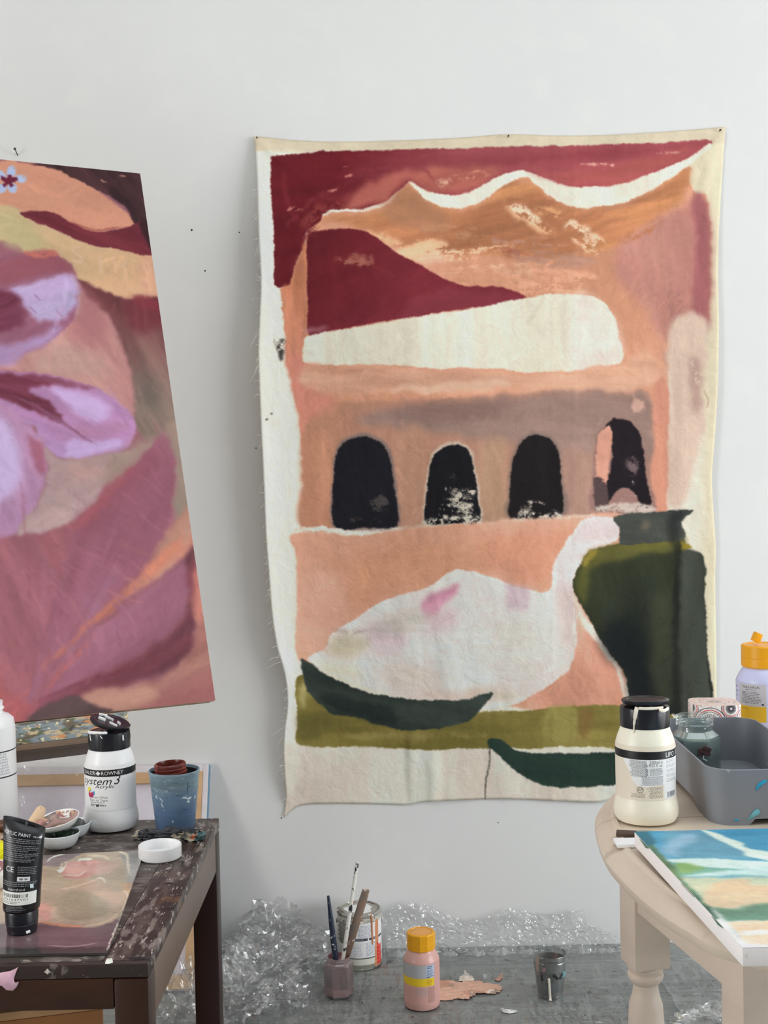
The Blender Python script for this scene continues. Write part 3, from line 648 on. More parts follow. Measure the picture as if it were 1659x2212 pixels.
def curve_at(pts, n):
    p = smooth_closed(pts, 8, closed=False); s = np.concatenate([[0], np.cumsum(np.linalg.norm(np.diff(p, axis=0), axis=1))])
    t = np.linspace(0, s[-1], n); return np.stack([np.interp(t, s, p[:, 0]), np.interp(t, s, p[:, 1])], 1)
NU, NV = 190, 250
top = curve_at([(549, 296), (562, 295), (640, 303), (750, 306), (900, 302), (1000, 297), (1097, 290), (1200, 293), (1300, 292), (1400, 287), (1500, 280), (1567, 274)], NU)
bot = curve_at([(613, 1766), (632, 1748), (660, 1738), (740, 1736), (850, 1738), (878, 1739), (920, 1732), (1000, 1728), (1100, 1726), (1200, 1730), (1290, 1733), (1340, 1724), (1450, 1722), (1552, 1716)], NU)
lef = curve_at([(549, 296), (553, 340), (556, 420), (558, 500), (563, 600), (561, 680), (558, 760), (561, 850), (565, 950), (570, 1050), (574, 1150), (580, 1230), (588, 1330), (599, 1400), (611, 1440), (619, 1480), (621, 1530), (615, 1580), (613, 1630), (616, 1690), (618, 1725), (613, 1766)], NV)
rig = curve_at([(1567, 274), (1560, 380), (1553, 500), (1551, 600), (1553, 700), (1550, 850), (1543, 960), (1538, 1030), (1541, 1100), (1546, 1180), (1545, 1260), (1547, 1400), (1548, 1500), (1550, 1640), (1552, 1716)], NV)
s_ = np.linspace(0, 1, NU)[None, :, None]; t_ = np.linspace(0, 1, NV)[:, None, None]
PX = (1 - s_) * lef[:, None] + s_ * rig[:, None] + (1 - t_) * top[None] + t_ * bot[None] - ((1 - s_) * (1 - t_) * top[0] + s_ * (1 - t_) * top[-1] + (1 - s_) * t_ * bot[0] + s_ * t_ * bot[-1])
gx, gy = PX[..., 0], PX[..., 1]; S2, T2 = s_[..., 0] + 0 * t_[..., 0], t_[..., 0] + 0 * s_[..., 0]
def g1(x, c, w): return np.exp(-((x - c) / w) ** 2)
D = .006 + .058 * np.exp(-S2 / .085) * np.sin(np.pi * np.clip(T2 * 1.02, 0, 1)) ** .6
D += .010 * np.exp(-(1 - S2) / .06) * np.sin(np.pi * T2)
D += .012 * np.sin(np.pi * T2) * np.sin(np.pi * S2) ** .5
D += .010 * (nz(0, gx * .55, gy * .16) - .5) * np.clip(T2 * 3, 0, 1) + .006 * (nz(1, gx * 1.3, gy * .4) - .5)
D += .0018 * (nz(2, gx * 2.2, gy * 1.2) - .5)
D += .0035 * (nz(1, gx * 4.2, gy * .12) - .5) * (g1(T2, .01, .025) + g1(T2, .985, .03))            # gathers at the hems
D += .0014 * (g1(gx, 1240, 2.5) + .8 * g1(gx, 1194, 2.5) + .6 * g1(gx, 1440 + .04 * (gy - 700), 3)) * (1 - .4 * T2)
D += -.0012 * (g1(gy, 1008, 2.5) + g1(gy, 1366, 2.5)) * g1(gx, 850, 350)
D += .007 * (1 / (1 + np.exp(-(gx - 880) / 3.)) - .5) * np.exp(-np.abs(gx - 880) / 60) * np.clip((gy - 1560) / 60, 0, 1)
D += .005 * g1(gx, 936, 14) * np.clip((gy - 1600) / 60, 0, 1)
dd = (gx - 549) - (gy - 296) * 1.15; D += .006 * g1(dd, 0, 12) * np.exp(-(gy - 296) / 60) * np.clip((gy - 296) / 10, 0, 1)      # pull folds at the pinned corners
for sl in (.35, .75, 1.6):
    dd = (1560 - gx) - (gy - 284) * sl; D += .005 * g1(dd, 0, 9 + 8 * sl) * np.exp(-np.hypot(1560 - gx, gy - 284) / 120) * np.clip((gy - 284) / 20, 0, 1)
D = np.clip(D, .003, None)
vs = np.empty((NV, NU, 3))
for j in range(NV):
    for i in range(NU): vs[j, i] = atY(gx[j, i], gy[j, i], DW - D[j, i])
idx = np.arange(NV * NU).reshape(NV, NU)
fs = np.stack([idx[:-1, :-1], idx[1:, :-1], idx[1:, 1:], idx[:-1, 1:]], -1).reshape(-1, 4)
uv = np.stack([(gx - CX0) / CWd, 1 - (gy - CY0) / CHt], -1).reshape(-1, 2)
base = vs[NV // 2, NU // 2]
cl = thing('painted_cloth', 'large unstretched painted cloth with four black arches pinned to the white wall', 'wall hanging', (base[0], DW, vs[-1, 0, 2]))
def rel(o, p): return np.asarray(p) - np.array(o.location)
m_cloth = imgmat('painted_cotton', img_cloth, .85, .12)
def cloth_relief(M):
    nt = M.node_tree; b = nt.nodes['Principled BSDF']; v = coords(nt); f = nt.nodes.new('ShaderNodeMath'); f.operation = 'MULTIPLY_ADD'; f.inputs[1].default_value = .12
    nt.links.new(noisef(nt, v, 500, 3), f.inputs[0]); nt.links.new(noisef(nt, v, 22, 6, .6, .6), f.inputs[2]); bump(nt, b, f.outputs[0], .55, .006)
cloth_relief(m_cloth)
c = mesh('cloth', rel(cl, vs.reshape(-1, 3)), fs.tolist(), m_cloth, cl, True, uv, 60)
md = c.modifiers.new('thickness', 'SOLIDIFY'); md.thickness = .0012; md.offset = -1
# hem along the top and the bottom edge, frayed threads on the left edge
m_thread = plain('cotton_thread', C(226, 218, 202), .9, var=.05)
rr = random.Random(5); tv, tf = [], []
for k in range(95):
    j = rr.randrange(6, NV - 4); p = vs[j, 0].copy(); L = rr.uniform(.004, .016) * (2.2 if rr.random() < .12 else 1)
    d = np.array([-rr.uniform(.5, 1), -rr.uniform(-.3, .4), rr.uniform(-1.1, .5)]); d /= np.linalg.norm(d)
    q = [p + d * L * t + np.array([0, 0, -.35 * L * t * t]) + np.array([rr.uniform(-1, 1), 0, rr.uniform(-1, 1)]) * .0012 for t in (0, .5, 1)]
    for i, w in enumerate(q):
        for a in range(3): tv.append(w + .00035 * np.array([math.cos(a * 2.1), math.sin(a * 2.1) * .4, math.sin(a * 2.1)]))
    b0 = len(tv) - 9
    for i in range(2):
        for a in range(3): tf.append((b0 + i * 3 + a, b0 + i * 3 + (a + 1) % 3, b0 + i * 3 + 3 + (a + 1) % 3, b0 + i * 3 + 3 + a))
th_ = mesh('frayed_thread', rel(cl, np.array(tv)), tf, m_thread, cl, False); th_['kind'] = 'stuff'
nail(1553, 284, 'dark nail pinning the top right corner of the painted cloth', .012, .05, .0011, .0026)
nail(1097, 297, 'dark nail pinning the middle of the top hem of the painted cloth', .014, .05, .0011, .0022)
nail(556, 300, 'dark nail pinning the top left corner of the painted cloth', .012, .05, .0011, .002)

# ================================================================ pink flower painting on an easel
PS, TA, LP, WP = .4782, .3579, 1.150, 1.22
PB = atY(465, 1513, 2.25)
PU = np.array([math.cos(PS), math.sin(PS), 0]); _n = np.array([math.sin(PS), -math.cos(PS), 0])
PV = math.cos(TA) * np.array([0, 0, 1.]) - math.sin(TA) * _n
PN = np.cross(PU, PV)
PPM = 1000.
def pmap(px, py):
    q = onplane(px, py, PB, PN) - PB
    return ((q @ PU + WP) * PPM, (LP - q @ PV) * PPM)
T = Tex(WP * PPM, LP * PPM + 1, (160, 96, 108), fn=pmap, unit=1.05); P = T.poly
def far(*a): return list(a)
P([(-400, 300), (330, 340), (480, 1560), (-400, 1600)], (162, 98, 110), (150, 90, 104), rough=4, soft=6, var=.08, ang=-50, smooth=False)
P([(-400, 320), (-20, 345), (95, 357), (150, 375), (215, 415), (270, 460), (295, 492), (260, 494), (210, 503), (160, 483), (110, 462), (45, 464), (0, 445), (-400, 420)], (214, 150, 116), (208, 140, 112), rough=3, soft=1.5, var=.04, ang=15)
P([(-400, 420), (-10, 438), (60, 475), (130, 500), (200, 528), (270, 540), (332, 545), (350, 652), (300, 650), (240, 636), (165, 602), (150, 570), (110, 545), (50, 548), (0, 522), (-400, 520)], (200, 170, 126), (210, 162, 122), grad=((60, 520), (330, 600)), rough=3, soft=2, var=.05, ang=22, sw=7)
P([(0, 455), (60, 480), (100, 540), (40, 540), (0, 515)], (190, 172, 124), rough=4, soft=8, alpha=.8)
P([(300, 560), (335, 555), (352, 655), (305, 648)], (216, 158, 128), rough=4, soft=8, alpha=.8)
P([(70, 353), (310, 362), (335, 560), (318, 482), (290, 488), (275, 455), (240, 425), (200, 405), (150, 380), (110, 362)], (70, 40, 44), (88, 52, 54), rough=2.5, soft=1.2, var=.14, ang=55, sw=9)
P([(230, 400), (275, 430), (300, 478), (290, 486), (272, 450), (240, 425)], (48, 28, 32), rough=4, soft=4, alpha=.8, ang=55)
T.ell(262, 380, 9, 2.5, (176, 128, 110), rot=-8, rough=2, soft=.8, dry=.3); T.ell(221, 390, 8, 2, (160, 108, 98), rot=25, rough=2, soft=.8, dry=.4)
P([(296, 366), (312, 366), (312, 400), (303, 380)], (208, 150, 124), rough=2, soft=1.5)
P([(42, 462), (75, 457), (115, 460), (160, 483), (210, 502), (260, 495), (318, 480), (340, 550), (270, 541), (200, 529), (130, 500), (80, 482)], (104, 34, 46), (122, 44, 54), rough=2, soft=1.2, var=.10, ang=20, sw=9)
P([(300, 486), (320, 480), (332, 548), (318, 530)], (58, 28, 34), rough=3, soft=2)
T.stroke([(150, 478), (205, 497), (262, 490)], 4, (150, 62, 56), alpha=.6)
# scratched letters
for key, x, y, sz in (('S', 155, 568, 52), ('I', 211, 588, 52), ('H', 243, 586, 40)):
    a = pmap(x, y); T.text(key, a[0], a[1], sz * 1.1, (226, 188, 176), alpha=.28)
# little blue flower
for x, y, w, h, a in ((22, 370, 13, 9, -70), (42, 385, 14, 9, 10), (24, 404, 13, 9, 65), (2, 404, 12, 10, 110), (-2, 376, 14, 9, 210)):
    T.ell(x, y, w, h, (176, 190, 226), rot=a, rough=2, soft=1, var=.06)
for a, L in ((-75, 13), (-5, 20), (60, 16), (140, 17), (200, 17)):
    c0, s0 = math.cos(math.radians(a)), math.sin(math.radians(a))
    T.stroke([(16, 388), (16 + L * c0, 388 + L * s0)], 9, (108, 28, 54), rough=2, soft=.8, taper=False)
# dark band along the right edge
P([(163, 602), (240, 636), (300, 650), (352, 650), (372, 780), (384, 860), (394, 930), (400, 1000), (350, 940), (322, 955), (300, 930), (285, 870), (275, 800), (262, 735), (240, 690), (190, 645)], (112, 56, 60), (136, 112, 100), grad=((270, 680), (340, 900)), rough=4, soft=3, var=.12, ang=70, sw=8)
P([(270, 650), (352, 650), (360, 700), (290, 715)], (112, 42, 52), rough=5, soft=8, alpha=.7)
T.ell(320, 850, 18, 44, (92, 88, 82), rough=6, soft=12, alpha=.6, rot=-10)
P([(290, 640), (348, 651), (352, 668), (300, 668)], (128, 46, 56), rough=4, soft=3, alpha=.8)
# pink ground behind the flower
P([(160, 602), (190, 645), (240, 690), (262, 738), (275, 800), (290, 900), (260, 885), (150, 832), (60, 802), (-60, 797), (30, 772), (90, 750), (150, 690), (168, 640)], (188, 122, 122), (196, 140, 130), rough=5, soft=4, var=.08, ang=60, sw=7)
P([(60, 790), (110, 745), (170, 745), (240, 800), (150, 815)], (190, 150, 138), rough=6, soft=12, alpha=.7)
P([(176, 615), (215, 660), (235, 720), (180, 760), (150, 720), (172, 660)], (176, 106, 112), rough=6, soft=10, alpha=.6, ang=70)
# petal one
P([(-120, 590), (0, 562), (60, 549), (112, 545), (150, 578), (168, 620), (165, 672), (140, 716), (80, 746), (30, 770), (-120, 800)], (162, 98, 122), (148, 84, 108), rough=3, soft=1.5, var=.08, ang=-28, sw=8)
P([(60, 548), (112, 544), (150, 576), (160, 596), (110, 590), (60, 600), (-40, 620), (-40, 580)], (156, 82, 92), rough=4, soft=5, alpha=.8, ang=15)
P([(45, 545), (110, 540), (125, 550), (80, 556)], (196, 104, 92), rough=3, soft=2, dry=.3)
P([(18, 620), (70, 606), (120, 596), (158, 598), (166, 640), (150, 690), (110, 705), (70, 690), (50, 665), (30, 645)], (192, 172, 210), (180, 150, 192), rough=8, soft=4, var=.06, ang=-25, sw=9)
P([(-60, 650), (20, 630), (48, 660), (50, 700), (0, 720), (-60, 730)], (122, 50, 72), (140, 74, 98), rough=7, soft=5, var=.10, ang=-35, sw=9)
P([(-60, 745), (40, 740), (110, 712), (140, 716), (70, 755), (10, 786), (-60, 800)], (176, 140, 184), rough=5, soft=5, var=.06, alpha=.9, ang=-25)
for x, y, a in ((80, 643, 60), (70, 670, 45), (115, 705, 60), (128, 677, 55)): T.stroke([(x - 8, y - 8), (x + 8, y + 8)], 3, (150, 100, 140), alpha=.7)
T.stroke([(150, 582), (166, 620), (168, 660), (160, 690)], 4, (208, 172, 176), alpha=.6, soft=1.5)
# petal two
P([(-120, 805), (0, 801), (110, 810), (200, 836), (262, 872), (294, 912), (290, 945), (262, 972), (200, 987), (140, 990), (100, 972), (80, 942), (60, 915), (-120, 850)], (186, 146, 194), (176, 124, 168), rough=2.5, soft=1.5, var=.07, ang=18, sw=9)
P([(-60, 806), (60, 806), (140, 818), (216, 846), (190, 842), (120, 834), (60, 842), (100, 870), (140, 920), (80, 895), (30, 870), (-60, 850)], (126, 52, 72), (146, 80, 104), rough=5, soft=3, var=.12, ang=14, sw=10)
P([(110, 840), (180, 850), (240, 880), (200, 905), (150, 880)], (206, 174, 222), rough=6, soft=5, alpha=.8, ang=22, sw=10)
P([(150, 955), (220, 950), (270, 945), (250, 968), (190, 984), (140, 988)], (198, 168, 216), rough=5, soft=4, alpha=.8, ang=-8, sw=10)
P([(180, 915), (260, 915), (285, 925), (230, 940), (170, 938)], (176, 118, 150), rough=5, soft=5, alpha=.7, ang=10, sw=12)
for k in range(7): T.stroke([(20 + k * 14, 850 + k * 6), (80 + k * 16, 880 + k * 10), (130 + k * 14, 920 + k * 7)], 3, (140, 84, 112), alpha=.5, soft=1)
# petal three
P([(-120, 870), (0, 872), (60, 916), (90, 962), (96, 1010), (84, 1075), (42, 1150), (-120, 1170)], (174, 122, 158), (184, 138, 172), rough=4, soft=3, var=.08, ang=75, sw=8)
P([(-60, 900), (20, 910), (40, 960), (30, 1060), (-60, 1090)], (194, 170, 212), rough=7, soft=9, alpha=.9, ang=80, sw=9)
P([(60, 940), (88, 965), (92, 1020), (76, 1015), (66, 970)], (160, 84, 104), rough=4, soft=4, alpha=.8, ang=80, sw=10)
# grey-pink ground below
P([(88, 965), (140, 992), (262, 974), (322, 958), (305, 990), (235, 1042), (190, 1105), (150, 1132), (60, 1156), (38, 1152), (86, 1075), (98, 1010)], (184, 150, 148), (192, 160, 156), rough=4, soft=3, var=.05, ang=-30)
P([(240, 985), (330, 945), (345, 960), (290, 1010), (225, 1050)], (160, 132, 118), rough=6, soft=8, alpha=.8)
P([(150, 1000), (200, 1000), (230, 1030), (170, 1040)], (202, 150, 140), rough=6, soft=9, alpha=.6)
# big leaf shapes
P([(-200, 1165), (0, 1160), (60, 1158), (150, 1134), (180, 1130), (130, 1250), (90, 1400), (50, 1540), (-200, 1600)], (166, 86, 92), (156, 92, 102), rough=4, soft=4, var=.10, ang=70, sw=8)
P([(48, 1530), (96, 1400), (130, 1255), (172, 1132), (240, 1052), (312, 980), (352, 930), (372, 940), (378, 1000), (372, 1085), (350, 1155), (300, 1232), (205, 1332), (122, 1432)], (158, 92, 110), (166, 104, 124), rough=4, soft=3, var=.06, ang=-58, sw=6)
P([(172, 1132), (240, 1052), (320, 975), (330, 1010), (250, 1090), (190, 1190), (150, 1290)], (146, 80, 94), rough=6, soft=10, alpha=.8, ang=-58)
P([(170, 1140), (230, 1055), (280, 1010), (300, 1005), (240, 1070), (190, 1140)], (172, 84, 92), rough=5, soft=6, alpha=.7, ang=-50)
P([(180, 1300), (230, 1240), (260, 1220), (240, 1270), (190, 1330)], (176, 116, 142), rough=6, soft=8, alpha=.7, ang=-50)
P([(120, 1420), (180, 1345), (225, 1290), (215, 1330), (150, 1410)], (178, 122, 150), rough=6, soft=8, alpha=.7, ang=-45)
P([(350, 930), (400, 930), (420, 1120), (380, 1130), (372, 1090), (380, 1000)], (150, 132, 116), (160, 128, 114), rough=5, soft=4, var=.06, ang=80)
P([(358, 1150), (410, 1090), (425, 1130), (410, 1190), (330, 1250), (230, 1330), (110, 1430), (90, 1440), (200, 1336), (300, 1238)], (204, 118, 98), (178, 130, 112), rough=4, soft=3, var=.08, ang=-42, sw=8)
P([(310, 1225), (345, 1200), (370, 1170), (392, 1150), (380, 1195), (320, 1245)], (216, 128, 100), rough=5, soft=5, alpha=.8, ang=-40)
P([(62, 1518), (130, 1440), (210, 1360), (310, 1285), (392, 1215), (420, 1235), (404, 1305), (362, 1372), (282, 1422), (160, 1482)], (156, 92, 112), (166, 104, 124), rough=4, soft=3, var=.06, ang=-35, sw=6)
P([(395, 1210), (425, 1180), (440, 1290), (420, 1360), (400, 1420), (300, 1470), (120, 1522), (60, 1535), (160, 1484), (282, 1424), (364, 1374), (406, 1305)], (112, 60, 70), (130, 66, 76), rough=5, soft=5, var=.10, ang=-30, sw=8)
P([(420, 1190), (470, 1190), (480, 1560), (270, 1545), (170, 1505), (300, 1478), (395, 1425), (424, 1330), (428, 1260)], (178, 112, 104), (192, 136, 118), rough=5, soft=4, var=.08, ang=-25, sw=8)
P([(425, 1190), (445, 1290), (430, 1360), (415, 1300)], (208, 124, 108), rough=5, soft=5, alpha=.8)
P([(360, 1470), (470, 1440), (480, 1540), (300, 1545), (320, 1500)], (176, 104, 104), rough=6, soft=9, alpha=.6, ang=-10)
P([(170, 1505), (300, 1478), (340, 1500), (280, 1530), (220, 1530)], (204, 148, 128), rough=5, soft=6, alpha=.8, ang=-12)
P([(30, 1600), (60, 1548), (105, 1518), (155, 1503), (205, 1525), (260, 1545), (240, 1600)], (82, 58, 62), (100, 76, 76), rough=3, soft=2, var=.08, ang=-15)
P([(-60, 1600), (-60, 1480), (30, 1500), (60, 1520), (90, 1500), (60, 1550), (45, 1600)], (170, 88, 96), (196, 110, 96), rough=5, soft=4, var=.1, ang=-50)
T.stroke([(70, 1520), (170, 1476), (300, 1440)], 7, (122, 50, 62), alpha=.6, soft=2, dry=.3)
T.stroke([(90, 1500), (140, 1440), (210, 1370)], 8, (210, 108, 92), alpha=.7, soft=3, dry=.3)
rr = random.Random(8)
for k in range(26):      # long strokes radiating from the foot of the leaf shapes
    a = math.radians(rr.uniform(-88, -28)); r0, r1 = rr.uniform(60, 260), rr.uniform(280, 560)
    p0 = (48 + r0 * math.cos(a), 1535 + r0 * math.sin(a)); p1 = (48 + r1 * math.cos(a - .08), 1535 + r1 * math.sin(a - .08))
    if p1[0] < 40 + (p1[1] - 368) * .14 + 262: T.stroke([p0, ((p0[0] + p1[0]) / 2 + 6, (p0[1] + p1[1]) / 2), p1], rr.uniform(3, 10), rr.choice([(172, 112, 134), (140, 72, 84), (182, 100, 102), (150, 88, 106)]), alpha=.35, soft=2, dry=.35)
T.brush(2300, 22, (20, 80), (3, 10), .5, .07, (WP * PPM - 680, 0, WP * PPM, LP * PPM)); T.bristle(2.2, .018)
img_pink = T.image('pink_painting_colours', .98, .90)
pp = thing('flower_painting', 'large stretched canvas painting of a pink and lilac flower leaning at the left', 'painting', PB + PU * (-WP / 2))
ax = (PU, PV, PN); O = rel(pp, PB)
m_pink = imgmat('pink_acrylic_painting', img_pink, .6, .15, .25, 160, uvbump=1.2)
m_rawc = plain('raw_canvas_edge', C(206, 172, 150), .85, var=.15, vs=18)
m_pine = plain('pine_wood', C(190, 152, 112), .6, var=.12, vs=8, scale=(1, 1, 8))
q = np.array([O + PU * a + PV * b + PN * .0006 for b in (0, LP) for a in (-WP, 0)])
mesh('painted_front', q, [(0, 1, 3, 2)], m_pink, pp, False, [(0, 0), (1, 0), (0, 1), (1, 1)])
obox('canvas_wrap', O, ax, (-WP, 0, -.012), (0, LP, 0), m_rawc, pp, .002)
for lo, hi in (((-WP + .002, .002), (-WP + .045, LP - .002)), ((-.045, .002), (-.002, LP - .002)), ((-WP + .045, .002), (-.045, .045)), ((-WP + .045, LP - .045), (-.045, LP - .002))):
    obox('stretcher_bar', O, ax, (lo[0], lo[1], -.032), (hi[0], hi[1], -.0125), m_pine, pp, .0015)
# easel: the ledge shows below the painting, the mast stands outside the frame
el_a = (onplane(277, 1540, PB, PN) - PB) @ PU
es = thing('easel', 'wooden easel with a paint smeared ledge under the pink flower painting', 'easel', (PB[0] + PU[0] * -.62, PB[1] + PU[1] * -.62, 0))
O2 = rel(es, PB)
m_ledge = speckled('paint_smeared_ledge', C(96, 84, 66), [(60, 5, .42, .5, C(122, 132, 136), (.45, .45, 1.6)), (70, 5, .52, .58, C(186, 166, 132), (.45, .45, 1.6)), (44, 4, .60, .64, C(196, 134, 84), (.45, .45, 1.6)), (80, 4, .58, .63, C(84, 94, 66), (.45, .45, 1.6)), (90, 4, .62, .66, C(222, 206, 164), (1, 1, 1.5)), (50, 4, .62, .67, C(64, 56, 48), (1, 1, 1))], .5, bs=.6, bsc=80)
m_easel = plain('easel_wood', C(104, 84, 66), .6, var=.15, vs=9)
obox('ledge_front', O2, ax, (el_a - .62, -.040, -.03), (el_a, -.003, -.002), m_ledge, es, .002)
obox('ledge_base', O2, ax, (el_a - .62, -.051, -.03), (el_a + .0, -.0402, -.0005), m_easel, es, .0015)
obox('ledge_shelf', O2, ax, (el_a - .62, -.051, -.14), (el_a, -.036, -.0305), m_easel, es, .0015)
a_m = -.66
obox('mast', O2, ax, (a_m - .03, -.05, -.064), (a_m + .03, LP + .05, -.036), m_easel, es, .002)
pst = rel(es, PB + PU * a_m + PV * -.045 + PN * -.10 )
box('post', (pst[0] - .03, pst[1] + .025, 0), (pst[0] + .03, pst[1] + .06, pst[2] + .01), m_easel, es, .003)
ft = rel(es, PB + PU * a_m + PV * .55 + PN * -.075)
tube('rear_leg', [ft, (ft[0] - PN[0] * .4, ft[1] - PN[1] * .4, .018)], .018, m_easel, es, 8)
box('foot_bar', (pst[0] - .28, pst[1] + .0248, 0.0), (pst[0] + .28, pst[1] + .0602, .04), m_easel, es, .003)

# ================================================================ bare canvas seen from the back, behind the dark table
cb_t, cb_h = .0, .0
q_top = atY(453, 1653, DW - .008); q_bot = atZ(400, 2141, 0.004)
xr = q_top[0]; yb_ = float(atZ(358, 2141, .004)[1]); hh = q_top[2]
SB = np.array([xr, yb_, .004]); SV = np.array([0, DW - .010 - yb_, hh - .004]); LS = np.linalg.norm(SV); SV = SV / LS
SU = np.array([1., 0, 0]); SN = np.cross(SU, SV); WS = .62
sb = thing('blank_canvas', 'blank stretched canvas turned back to front with pale wooden bars leaning on the wall', 'canvas', SB + SU * (-WS / 2))
O = rel(sb, SB); ax = (SU, SV, SN)
m_blank = plain('primed_canvas_back', C(208, 202, 212), .85, var=.03, vs=30, bs=.2, bsc=500)
m_fold = plain('folded_canvas', C(206, 200, 204), .85, var=.05, vs=30)
m_bar = plain('stretcher_wood', C(188, 154, 116), .6, var=.12, vs=6, scale=(1, 4, 4))
m_teal = plain('blue_paint_edge', C(96, 136, 158), .6, var=.2)
obox('canvas_sheet', O, ax, (-WS, 0, -.004), (0, LS, 0), m_blank, sb)
obox('painted_edge', O, ax, (.0002, 0, -.004), (.0024, LS, .012), m_teal, sb)
obox('folded_edge', O, ax, (-.014, .0, .0004), (0, LS, .013), m_fold, sb, .001)
obox('folded_edge', O, ax, (-WS, LS - .017, .0004), (-.0142, LS, .0128), m_fold, sb, .001)
obox('stretcher_bar', O, ax, (-.036, .034, .0004), (-.0145, LS - .0175, .016), m_bar, sb, .001)
obox('stretcher_bar', O, ax, (-WS, .034, .0004), (-WS + .035, LS - .0175, .016), m_bar, sb, .001)
obox('stretcher_bar', O, ax, (-WS + .0352, LS - .044, .0004), (-.0362, LS - .0175, .0158), m_bar, sb, .001)
obox('stretcher_bar', O, ax, (-WS, .002, .0004), (-.0145, .0335, .016), m_bar, sb, .001)
mesh('canvas_fold', [O + SU * a + SV * b + SN * c_ for a, b, c_ in ((-.196, LS - .046, .003), (-.212, .12, .003), (-.178, .12, .003), (-.196, .12, .010))], [(0, 1, 3), (0, 3, 2)], m_blank, sb, False)

# ================================================================ dark wooden table on the left
TZ = .61
LT_R, LT_L, LT_F, LT_B = -.2880, -.98, 1.400, 2.012
def dark_wood(name, a, b, spots):
    L = [(3.0, 5, .35, .7, b, (1, 1, 1))] + spots
    return speckled(name, a, L, .40, bs=.3, bsc=60, spec=.4)
STR = (7, 1.2, 7)
m_dtop = dark_wood('dark_wood_splattered', C(44, 32, 30), C(58, 44, 40), [(14, 6, .50, .60, C(84, 70, 64), (2.2, .8, 1)), (30, 6, .54, .62, C(116, 104, 98), (2.5, .7, 1)), (9, 5, .58, .66, C(104, 74, 54), (1, 1, 1)), (60, 5, .60, .65, C(148, 138, 130), (2.5, .6, 1)), (90, 4, .66, .69, C(208, 198, 184), (2.5, .6, 1)), (40, 4, .62, .67, C(26, 20, 22), (1, 1, 1))])
m_dback = dark_wood('dark_wood_grey_wash', C(54, 47, 44), C(76, 67, 62), [(20, 6, .50, .60, C(104, 94, 88), (1, 2.2, 1)), (9, 4, .60, .68, C(84, 42, 44), (1, 1, 1)), (60, 5, .60, .66, C(132, 124, 116), (1, 2, 1)), (80, 3, .68, .71, C(200, 194, 184), (1, 1, 1))])
m_dshade = dark_wood('dark_wood_shaded', C(52, 30, 20), C(34, 20, 16), [(4, 5, .55, .75, C(66, 40, 24), (1, 1, 3)), (60, 2, .76, .78, C(150, 130, 110), (1, 1, 1))])  # table wood with the shade of the front mixed into its tone
m_dlit = dark_wood('dark_wood_lit_side', C(100, 82, 71), C(112, 93, 81), [(50, 2, .77, .79, C(190, 180, 160), (1, 1, 1))])  # same wood, paler: light on the right side put into the colour
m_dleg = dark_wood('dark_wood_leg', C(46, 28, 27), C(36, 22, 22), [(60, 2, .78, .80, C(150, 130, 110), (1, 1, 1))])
lt = thing('dark_table', 'low dark brown wooden table splattered with paint at the lower left', 'table', ((LT_L + LT_R) / 2, (LT_F + LT_B) / 2, 0))
ox, oy = lt.location[0], lt.location[1]
def lb(name, x0, y0, z0, x1, y1, z1, mt, bev=.003): return box(name, (x0 - ox, y0 - oy, z0), (x1 - ox, y1 - oy, z1), mt, lt, bev)
TT = .017; bw = .056
lb('side_board', LT_R - bw, LT_F + .0122, TZ - TT, LT_R, LT_B, TZ, m_dtop, .0025)
lb('side_board', LT_L, LT_F + .0122, TZ - TT, LT_L + bw, LT_B, TZ, m_dtop, .0025)
lb('front_board', LT_L, LT_F, TZ - TT, LT_R, LT_F + .012, TZ, dark_wood('dark_wood_front_edge', C(46, 36, 33), C(58, 46, 42), [(40, 5, .58, .64, C(96, 86, 80), (2, 1, 1)), (80, 3, .68, .71, C(190, 180, 168), (1, 1, 1))]), .003)
lb('centre_panel', LT_L + bw + .0003, LT_F + .0125, TZ - TT, LT_R - bw - .0003, LT_B, TZ - .0006, m_dback, .0006)
ah = .062; lg = .042; z1 = TZ - TT - .0004
lb('apron', LT_L + lg, LT_F + .001, .556, LT_R - lg, LT_F + .0119, z1, m_dshade, .001)
lb('apron', LT_L + lg, LT_B - .022, z1 - ah, LT_R - lg, LT_B - .001, z1, m_dshade)
lb('apron', LT_R - .022, LT_F + lg, z1 - ah, LT_R - .001, LT_B - lg, z1, m_dlit)
lb('apron', LT_L + .001, LT_F + lg, z1 - ah, LT_L + .022, LT_B - lg, z1, m_dlit)
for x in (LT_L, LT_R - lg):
    for y in (LT_F, LT_B - lg): lb('leg', x, y, 0, x + lg, y + lg, z1, m_dleg if y > LT_F + .1 else m_dshade, .006)
# dried paint on the front apron and edge
m_pinkp = plain('dried_pink_paint', C(206, 164, 180), .4, var=.10, vs=40, bs=.3, bsc=90)
m_whitep = plain('dried_white_paint', C(226, 220, 210), .5, var=.05)
def patch(name, px, Y, mt, parent, th=.0012, zfix=None):
    pts = [atY(x, y, Y) if zfix is None else atZ(x, y, zfix) for x, y in px]
    n = len(pts); o = np.array(parent.location); c = sum(pts) / n
    up = np.array([0, -th, 0]) if zfix is None else np.array([0, 0, th])
    vs = [p - o for p in pts] + [c + (p - c) * .8 + up - o for p in pts]
    fs = [tuple(range(n, 2 * n))] + [(i, (i + 1) % n, n + (i + 1) % n, n + i) for i in range(n)]
    return mesh(name, vs, fs, mt, parent, True, None, 80)
patch('paint_smear', [(-14, 2104), (6, 2098), (22, 2096), (40, 2088), (34, 2104), (30, 2118), (33, 2123), (41, 2121), (36, 2132), (28, 2140), (14, 2139), (4, 2130), (-12, 2128)], LT_F + .0008, m_pinkp, lt, .0025)
patch('paint_chip', [(228, 2077), (231, 2073), (243, 2072), (244, 2079), (236, 2082), (227, 2082)], 0, m_whitep, lt, .002, TZ)
